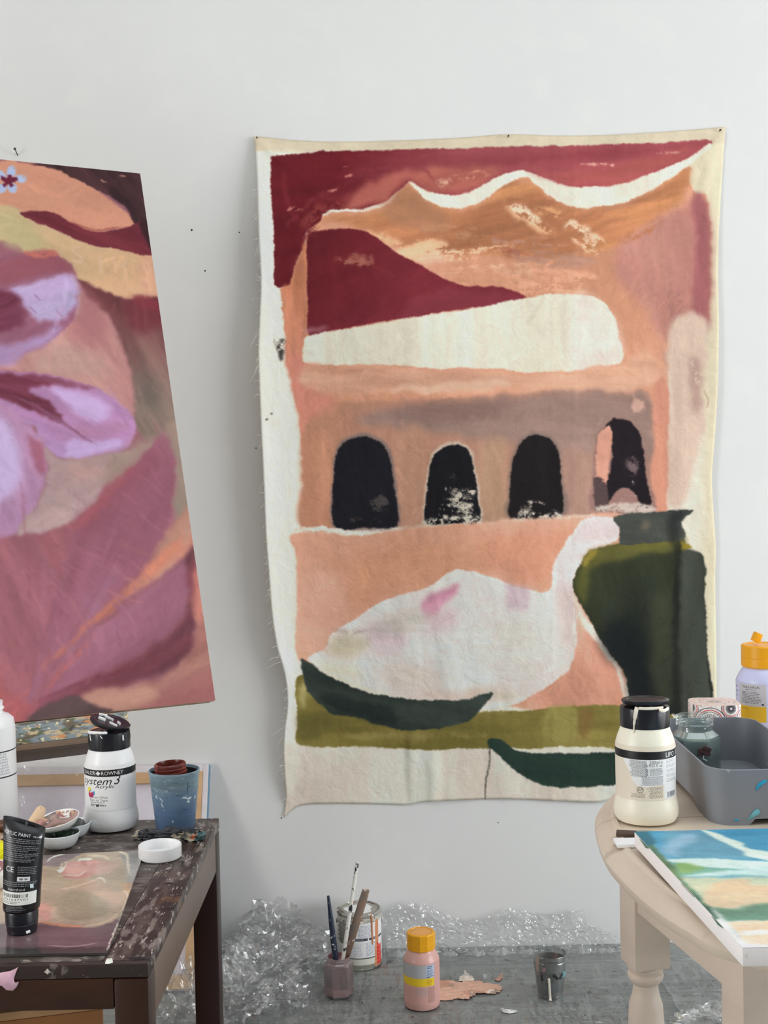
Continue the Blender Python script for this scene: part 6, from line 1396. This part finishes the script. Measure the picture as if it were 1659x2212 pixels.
# ================================================================ things on the floor
# paint can
cnp = atZ(778, 2078, 0)
T = Tex(1400, 560, (206, 206, 200)); P = T.poly; cx = 700
T.rect(0, 0, 1400, 60, (172, 172, 164)); T.rect(0, 60, 1400, 440, (226, 228, 232)); T.rect(0, 440, 1400, 452, (70, 72, 74)); T.rect(0, 452, 1400, 520, (196, 196, 184)); T.rect(0, 520, 1400, 560, (128, 128, 116))
T.rect(360, 60, 560, 300, (120, 116, 108))
for k in range(5): T.ell(410, 100 + k * 48, 44, 15, (206, 200, 188), rough=1, soft=1)
T.rect(460, 60, 640, 250, (112, 110, 104)); T.micro(480, 80, 130, 10, 16, 10, (176, 172, 164), 3)
T.micro(690, 80, 180, 11, 14, 8, (110, 116, 130), 4, .8); T.rect(640, 222, 790, 250, (62, 66, 74)); T.rect(805, 222, 1010, 250, (62, 66, 74)); T.micro(660, 230, 110, 1, 10, 10, (190, 192, 196), 5); T.micro(830, 230, 150, 1, 10, 10, (190, 192, 196), 6)
T.micro(640, 275, 100, 9, 17, 7, (130, 134, 146), 8, .7); T.micro(770, 275, 160, 11, 14, 8, (110, 116, 132), 9, .8)
P([(886, 40), (925, 45), (935, 80), (930, 300), (945, 440), (950, 560), (872, 560), (878, 300), (880, 100)], (190, 130, 92), rough=2, soft=1, var=.05)
T.rect(905, 330, 985, 545, (196, 34, 38))
for k in range(5): T.rect(912, 338 + k * 42, 978, 344 + k * 42, (216, 130, 110)); T.rect(940, 344 + k * 42, 948, 372 + k * 42, (216, 130, 110))
T.rect(905, 300, 930, 325, (196, 34, 38))
for k in range(40):
    r_ = random.Random(k + 9); T.ell(r_.uniform(350, 1050), r_.uniform(0, 60), r_.uniform(5, 30), r_.uniform(2, 8), r_.choice([(70, 60, 54), (220, 214, 200), (150, 130, 110)]), rough=3, soft=1, dry=.2)
img_can = T.image('can_print', .74)
m_tin = speckled('tin_metal', C(150, 148, 140), [(30, 4, .52, .6, C(98, 92, 86), (1, 1, 1)), (38, 4, .60, .64, C(220, 216, 206), (1, 1, 1)), (25, 3, .66, .69, C(120, 70, 66), (1, 1, 1))], .3, bs=.2)
CN = thing('paint_can', 'metal paint can with a printed label and orange drip against the wall', 'paint can', (cnp[0], cnp[1] - .004, .0006))
lathe('can_body', [(0, .001), (.050, .001), (.0525, 0), (.0535, .0015), (.0530, .004), (.0530, .126), (.0545, .1275), (.0552, .130), (.0545, .1325), (.0520, .134)], m_tin, CN, 64)
lathe('label', [(.0533, .005), (.0533, .1255)], imgmat('can_print', img_can, .35, .45), CN, 64, uv=True)
canlid = lathe('lid', [(.0520, .1341), (.0500, .1345), (.0490, .1325), (.0470, .1300), (.0450, .1305), (.0440, .1322), (.0420, .1328), (.036, .1318), (0, .1318)], m_tin, CN, 64)
lathe('lid_paint', [(0, .1325), (.020, .1326), (.031, .1322), (.033, .1319)], m_smear, canlid, 40, ripple=lambda a, z: .12 * math.sin(3 * a) + .06 * math.sin(7 * a + 1))
for s in (-1, 1): lathe('handle_ear', [(0, 0), (.006, 0), (.006, .002), (.003, .003), (0, .003)], m_tin, CN, 16, off=(s * .0535, 0, .105), tilt=Matrix.Rotation(math.radians(90 * s), 3, 'Y'))
blobs('paint_drip', CN, [(.030, -.0450, .134), (.031, -.0455, .126), (.0312, -.0447, .10), (.0318, -.0442, .06)], np.array([.0022] * 12 + [.0012]), plain('orange_brown_drip', C(190, 130, 94), .45), 7, .4)

# hexagonal jar of mauve paint with three brushes
hj = atZ(733, 2149, 0); HJ = thing('mauve_jar', 'hexagonal glass jar of mauve paint holding three brushes on the floor', 'jar', (hj[0], hj[1], .0006))
m_glass2 = film('pinkish_glass', (.93, .86, .86, 1), .10, .06, .04)
m_mauve = speckled('mauve_paint', C(132, 90, 96), [(14, 4, .45, .6, C(146, 104, 108), (1, 1, .4)), (22, 3, .6, .7, C(96, 58, 66), (1, 1, .3))], .3, bs=.1)
m_mpink = plain('settled_pink_paint', C(196, 156, 158), .35, var=.05)
facet_jar('jar_glass', HJ, [(.0310, 0, 1), (.0325, .004, 1), (.0325, .070, 1), (.0312, .076, .6), (.0275, .0795, .1), (.0272, .0815, 0), (.0282, .0825, 0), (.0282, .085, 0), (.0272, .0862, 0), (.0274, .0895, 0), (.0262, .0905, 0), (.0248, .0898, 0), (.0246, .081, 0), (.0260, .078, .2), (.0306, .070, 1), (.0306, .005, 1), (.028, .004, 1)], 6, m_glass2, math.radians(38))
facet_jar('settled_paint', HJ, [(.0298, .0045, 1), (.0300, .0055, 1), (.0300, .0215, 1), (.0298, .0218, 1)], 6, m_mpink, math.radians(38))
facet_jar('paint', HJ, [(.0301, .0220, 1), (.0302, .0225, 1), (.0302, .0655, 1), (.0300, .0660, 1)], 6, m_mauve, math.radians(38))
facet_jar('paint_film', HJ, [(.0245, .0675, .6), (.0244, .0690, .6), (.0238, .0800, 0), (.0242, .0880, 0), (.0238, .0880, 0), (.0234, .0800, 0)], 6, m_mauve, math.radians(38))
def stick(name, label, cat, top, bx, by, y_top, radii, mt, flat=1.0, group='brushes in the mauve jar'):
    p1 = atY(top[0], top[1], y_top); p0 = np.array([hj[0] + bx, hj[1] + by, .0685])
    t = thing(name, label, cat, p0, 0, group); d = p1 - p0; k = len(radii)
    tube('handle', [d * (i / (k - 1)) for i in range(k)], radii, mt, t, 10, flat); return t, d
m_navy = speckled('navy_handle', C(34, 42, 62), [(110, 3, .62, .65, C(200, 200, 196), (1, 1, 1))], .3, bs=0)
m_wsp = speckled('white_splattered_handle', C(222, 220, 212), [(110, 3, .57, .60, C(40, 40, 46), (1, 1, .6)), (60, 3, .64, .68, C(176, 166, 110), (1, 1, 1))], .45, bs=.1)
m_bst = speckled('brown_painted_stick', C(132, 108, 92), [(20, 4, .45, .55, C(116, 104, 97), (1, 1, .4)), (50, 3, .63, .66, C(206, 186, 180), (1, 1, 1)), (45, 3, .68, .7, C(96, 54, 40), (1, 1, 1))], .5, bs=.1)
stick('navy_brush', 'thin brush with a dark navy handle in the mauve jar', 'paintbrush', (709, 1935), -.0045, -.010, hj[1] - .004, [.0062, .0068, .0072, .0066, .0058, .0045, .003], m_navy)
stick('white_brush', 'tall thin stick splattered with white paint in the mauve jar', 'paintbrush', (772, 1862), .0075, -.006, hj[1] + .012, [.0046, .0048, .0048, .0046, .0044, .0042, .0038], m_wsp)
stick('brown_stick', 'flat brown wooden mixing stick leaning in the mauve jar', 'stick', (791, 1921), .0115, .009, hj[1] + .02, [.0085, .0088, .0090, .0092, .0094, .0094, .0080], m_bst, .45)

# clear cup with dark paint
cc = atZ(1189, 2150, 0); CUP = thing('clear_cup', 'clear plastic cup stained with black paint standing on the floor', 'cup', (cc[0], cc[1], .0006))
m_clear = film('clear_plastic_cup', (.86, .88, .87, 1), .07, .08, .08)
lathe('cup_wall', [(0, .0065), (.0270, .006), (.0278, .004), (.0280, 0), (.0288, 0), (.0292, .004), (.0375, .080), (.0385, .081), (.0390, .0825), (.0384, .084), (.0380, .086), (.0388, .0975), (.0382, .0985), (.0374, .0975), (.0368, .085), (.0366, .080), (.0284, .007)], m_clear, CUP, 56)
m_stain = speckled('black_paint_stain', C(46, 46, 50), [(14, 4, .48, .56, C(34, 34, 40), (1, 1, 2)), (18, 3, .60, .66, C(110, 106, 100), (1, 1, 1))], .3, bs=.2)
lathe('dark_paint', [(0, .0075), (.0282, .0075), (.0334, .052), (.0345, .0625), (.0340, .0630), (.0325, .050), (.0272, .012), (0, .011)], m_stain, CUP, 48, ripple=lambda a, z: 0)
m_greyst = speckled('grey_paint_film', C(112, 110, 106), [(16, 4, .48, .56, C(52, 52, 54), (1, 1, 1)), (20, 3, .60, .66, C(168, 132, 132), (1, 1, .5)), (18, 3, .62, .68, C(60, 66, 66), (1, 1, 1))], .35, bs=.2)
lathe('paint_film', [(.0346, .0632), (.0362, .0795), (.0364, .084), (.0358, .084), (.0354, .0795), (.0340, .0636)], m_greyst, CUP, 48)
def oncup(a, z): r = .0292 + (.0375 - .0292) * (z - .004) / .076 + .0006; return (r * math.sin(a), -r * math.cos(a), z)
blobs('cream_drip', CUP, [oncup(-.22, .052), oncup(-.20, .040), oncup(-.18, .02), oncup(-.16, .006), (-.005, -.0325, .001)], np.array([.003, .0028, .0028, .0027, .0026, .0026, .0027, .0027, .0028, .0028, .0028, .0029, .003, .003, .0032, .0036, .004]), m_smear2, 7, .5)
for a, z, da, dz, r, c_ in ((.75, .052, .18, .010, .0042, (104, 160, 166)), (-.55, .066, .10, .008, .0034, (166, 120, 126)), (.1, .060, .28, -.010, .0034, (38, 40, 42)), (.5, .048, .25, .012, .003, (44, 56, 56)), (-.7, .058, .05, -.014, .003, (42, 42, 44))):
    blobs('paint_patch', CUP, [oncup(a, z), oncup(a + da / 2, z + dz / 2), oncup(a + da, z + dz)], r, plain('cup_paint_patch', C(*c_), .4, var=.15), 7, .25)

# dried paint skin and a shred of dried paint
def skin(name, label, px, mt, seed, amp=.006, nx=46, ny=18):
    pts = np.array([atZ(x, y, 0)[:2] for x, y in px]); lo, hi = pts.min(0), pts.max(0)
    t = thing(name, label, 'dried paint', ((lo[0] + hi[0]) / 2, (lo[1] + hi[1]) / 2, 0))
    vs, fs, ok = [], [], []
    rs = np.random.RandomState(seed)
    def inside(x, y):
        c_ = False
        for i in range(len(pts)):
            a, b = pts[i - 1], pts[i]
            if (a[1] > y) != (b[1] > y) and x < (b[0] - a[0]) * (y - a[1]) / (b[1] - a[1]) + a[0]: c_ = not c_
        return c_
    for j in range(ny):
        for i in range(nx):
            x = lo[0] + (hi[0] - lo[0]) * i / (nx - 1) + rs.uniform(-.001, .001); y = lo[1] + (hi[1] - lo[1]) * j / (ny - 1) + rs.uniform(-.001, .001)
            z = .0012 + amp * tri(x * 9 + y * 26 + .6 * nz(0, x * 900 + 1, y * 900)) * nz(1, x * 700, y * 1500) + amp * .5 * tri(y * 60 - x * 14)
            vs.append((x - t.location[0], y - t.location[1], float(z))); ok.append(inside(x, y))
    for j in range(ny - 1):
        for i in range(nx - 1):
            f = (j * nx + i, j * nx + i + 1, (j + 1) * nx + i + 1, (j + 1) * nx + i)
            if all(ok[k] for k in f): fs += [(f[0], f[1], f[2]), (f[0], f[2], f[3])]
    o = mesh('skin', vs, fs, mt, t, False)
    bm = bmesh.new(); bm.from_mesh(o.data); bmesh.ops.delete(bm, geom=[v for v in bm.verts if not v.link_faces], context='VERTS'); bm.to_mesh(o.data); bm.free()
    md = o.modifiers.new('thickness', 'SOLIDIFY'); md.thickness = .0007; return t
m_skin = speckled('peach_paint_skin', C(212, 170, 148), [(16, 4, .5, .6, C(190, 142, 120), (1, 1, 1)), (24, 4, .60, .66, C(160, 138, 122), (1, 1, 1)), (30, 3, .64, .68, C(228, 206, 190), (1, 1, 1))], .5, bs=.2)
skin('peach_paint_skin', 'wrinkled sheet of dried peach paint on the floor beside the peach bottle', [(938, 2122), (962, 2120), (990, 2122), (1020, 2118), (1050, 2124), (1078, 2128), (1090, 2138), (1080, 2148), (1055, 2151), (1030, 2152), (1014, 2163), (990, 2162), (960, 2164), (938, 2166)], m_skin, 3, .007)
skin('pale_paint_skin', 'small pale flake of dried paint behind the peach paint sheet', [(990, 2122), (992, 2112), (1000, 2108), (1004, 2098), (1010, 2104), (1020, 2110), (1026, 2120), (1016, 2124)], plain('pale_paint_skin', C(224, 208, 194), .6, var=.08), 6, .005, 26, 20)
skin('orange_paint_flake', 'small orange pink flake of dried paint near the peach paint sheet', [(1066, 2120), (1076, 2110), (1086, 2103), (1088, 2114), (1080, 2122)], plain('orange_paint_flake', C(196, 146, 124), .6, var=.08), 9, .004, 16, 14)
sp = atZ(1096, 2188, 0); SH = thing('paint_shred', 'stringy white shred of dried paint on the floor', 'dried paint', (sp[0], sp[1], 0))
rr = random.Random(2)
for k in range(11):
    x0 = rr.uniform(-.020, -.006); x1 = rr.uniform(.006, .022); y0 = rr.uniform(-.005, .006)
    tube('strand', smooth_closed([(x0, y0 + .006 * (x0 < -.012), .0025 + .006 * rr.random() * (x0 < -.01)), ((x0 + x1) / 2, rr.uniform(-.007, .004), .002 + .004 * rr.random()), (x1, rr.uniform(-.003, .003), .0022)], 5, closed=False), rr.uniform(.0007, .0014), m_smear, SH, 5)

# ================================================================ clear plastic film
m_film = film('clear_plastic_film', (.99, .992, .993, 1), .06, .085, .04)
m_film2 = film('crumpled_plastic_film', (.992, .994, .995, 1), .035, .07, .035)
def crease(x, y, seed, fr=9., k=9, warp=.35):
    rs = np.random.RandomState(seed); h = 0 * x
    for i in range(k):
        a = rs.uniform(0, math.pi); f = fr * rs.uniform(.6, 2.6); ph = rs.rand()
        h = h + (tri(f * (x * math.cos(a) + y * math.sin(a)) + ph + warp * nz(i % 3, x * 260 + 97 * i, y * 260)) ** 1.5 - .4) / (f / fr)
    return h / k * 2.2
def sheet(name, parent, xs, prof, nx, ny, seed, amp, mt, fr=9.):
    # prof(x, v) -> point on the undisturbed sheet and its normal
    vs = np.empty((ny, nx, 3)); rs = np.random.RandomState(seed)
    U = np.linspace(xs[0], xs[1], nx)[None, :] + rs.uniform(-.35, .35, (ny, nx)) * (xs[1] - xs[0]) / nx
    V = np.clip(np.linspace(0, 1, ny)[:, None] + rs.uniform(-.35, .35, (ny, nx)) / ny, 0, 1)
    h = crease(U, V * .45, seed, fr)
    for j in range(ny):
        for i in range(nx):
            p, n_ = prof(U[j, i], V[j, i]); vs[j, i] = np.array(p) + np.array(n_) * (amp * (h[j, i] + .55))
    for fx, fy, fr_ in FEET:
        w = np.clip((np.hypot(vs[..., 0] - fx, vs[..., 1] - fy) - fr_) / .025, 0, 1); low = vs[..., 2] < .12
        vs[..., 2] = np.where(low & (vs[..., 1] < DW - .06), vs[..., 2] * w, vs[..., 2])
    vs[..., 1] = np.where((np.abs(vs[..., 0] - cnp[0]) < .064) & (vs[..., 1] > 2.86) & (vs[..., 2] > .002), np.maximum(vs[..., 1], 2.968), vs[..., 1])
    vs[..., 2] = np.maximum(vs[..., 2], .0002); vs[..., 1] = np.minimum(vs[..., 1], DW - .002)
    idx = np.arange(nx * ny).reshape(ny, nx); a, b, c_, d = idx[:-1, :-1], idx[:-1, 1:], idx[1:, 1:], idx[1:, :-1]
    f = np.concatenate([np.stack([a, d, c_], -1).reshape(-1, 3), np.stack([a, c_, b], -1).reshape(-1, 3)])
    return mesh(name, rel(parent, vs.reshape(-1, 3)), f.tolist(), mt, parent, False)
FEET = [(pk[0], pk[1], .045), (hj[0], hj[1], .038), (cc[0], cc[1], .046), (cnp[0], cnp[1], .06), (float(sp[0]), float(sp[1]), .03)] + [(float(atZ(x, 2142, 0)[0]), float(atZ(x, 2142, 0)[1]), .045) for x in range(960, 1090, 18)]
FS = thing('plastic_sheet', 'crumpled clear plastic sheet spread over the floor along the wall', 'plastic sheet', (.05, 2.80, 0))
topk = [(456, 2046), (470, 2030), (520, 1990), (560, 1965), (620, 1958), (680, 1990), (720, 2010), (760, 1990), (830, 1962), (880, 1945), (920, 1950), (970, 1975), (1010, 1985), (1060, 1975), (1100, 1958), (1140, 1966), (1200, 1972), (1255, 1958), (1270, 1990), (1330, 2010), (1345, 2040)]
tkx = [atY(x, y, DW)[0] for x, y in topk]; tkz = [max(.004, atY(x, y, DW)[2]) for x, y in topk]
def prof_floor(x, v):
    hw = float(np.interp(x, tkx, tkz)); e = 2.34 + .10 * float(nz(0, x * 400 + 10, 5)) - .03
    yc = DW - .055
    if v < .33: s = 1 - v / .33; return (x, DW - .006 - .05 * (1 - s) ** 2, hw * s), (0, -1, .15)
    s = (v - .33) / .67; return (x, yc + (e - yc) * s, .0), (0, 0, 1)
def prof_var(x, v): return prof_floor(x, v)
sheet('floor_film', FS, (tkx[0], tkx[-1]), prof_floor, 420, 140, 4, .017, m_film, 25.)
def mound(center_px, y, rx, ry, rz, seed, sub=5, amp=.34, fr=1.7, par=None):
    p = atY(center_px[0], center_px[1], y); par = par or FS; c_ = rel(par, np.array([p[0], y, rz * .5]))
    o = crumple('crumpled_film', c_, rx, ry, rz, seed, m_film2, par, sub, amp, fr, True, .075); return o
mound((560, 2100), 2.72, .105, .085, .075, 21)
mound((505, 2130), 2.64, .085, .075, .062, 22)
mound((408, 2130), 2.57, .060, .055, .085, 23)
mound((600, 2010), 2.86, .10, .055, .100, 24)
mound((604, 2140), 2.66, .055, .05, .040, 25)
RF = thing('plastic_film', 'crumpled clear plastic film on the floor under the cream table', 'plastic sheet', (.72, 2.60, 0))
def prof_right(x, v): return (x, 2.86 - .62 * v, 0), (0, 0, 1)
sheet('floor_film', RF, (.615, 1.02), prof_right, 170, 160, 9, .018, m_film, 24.)
mound((1545, 2160), 2.50, .085, .06, .030, 31, par=RF)
mound((1515, 2200), 2.40, .05, .05, .022, 32, par=RF)
WF = thing('canvas_wrapping', 'clear plastic wrapping over the left part of the blank canvas', 'plastic wrap', SB + SU * -.42)
O = SB
def prof_wrap(x, v): p = O + SU * (x) + SV * (LS + .012 - v * (LS * .9)) + SN * .020; return tuple(p), tuple(SN)
def wrap_sheet():
    sheet('wrap_film', WF, (-.60, -.30), prof_wrap, 60, 60, 14, .008, film('wrapping_film', (.96, .965, .97, 1), .06, .05, .08), 7.)
wrap_sheet()
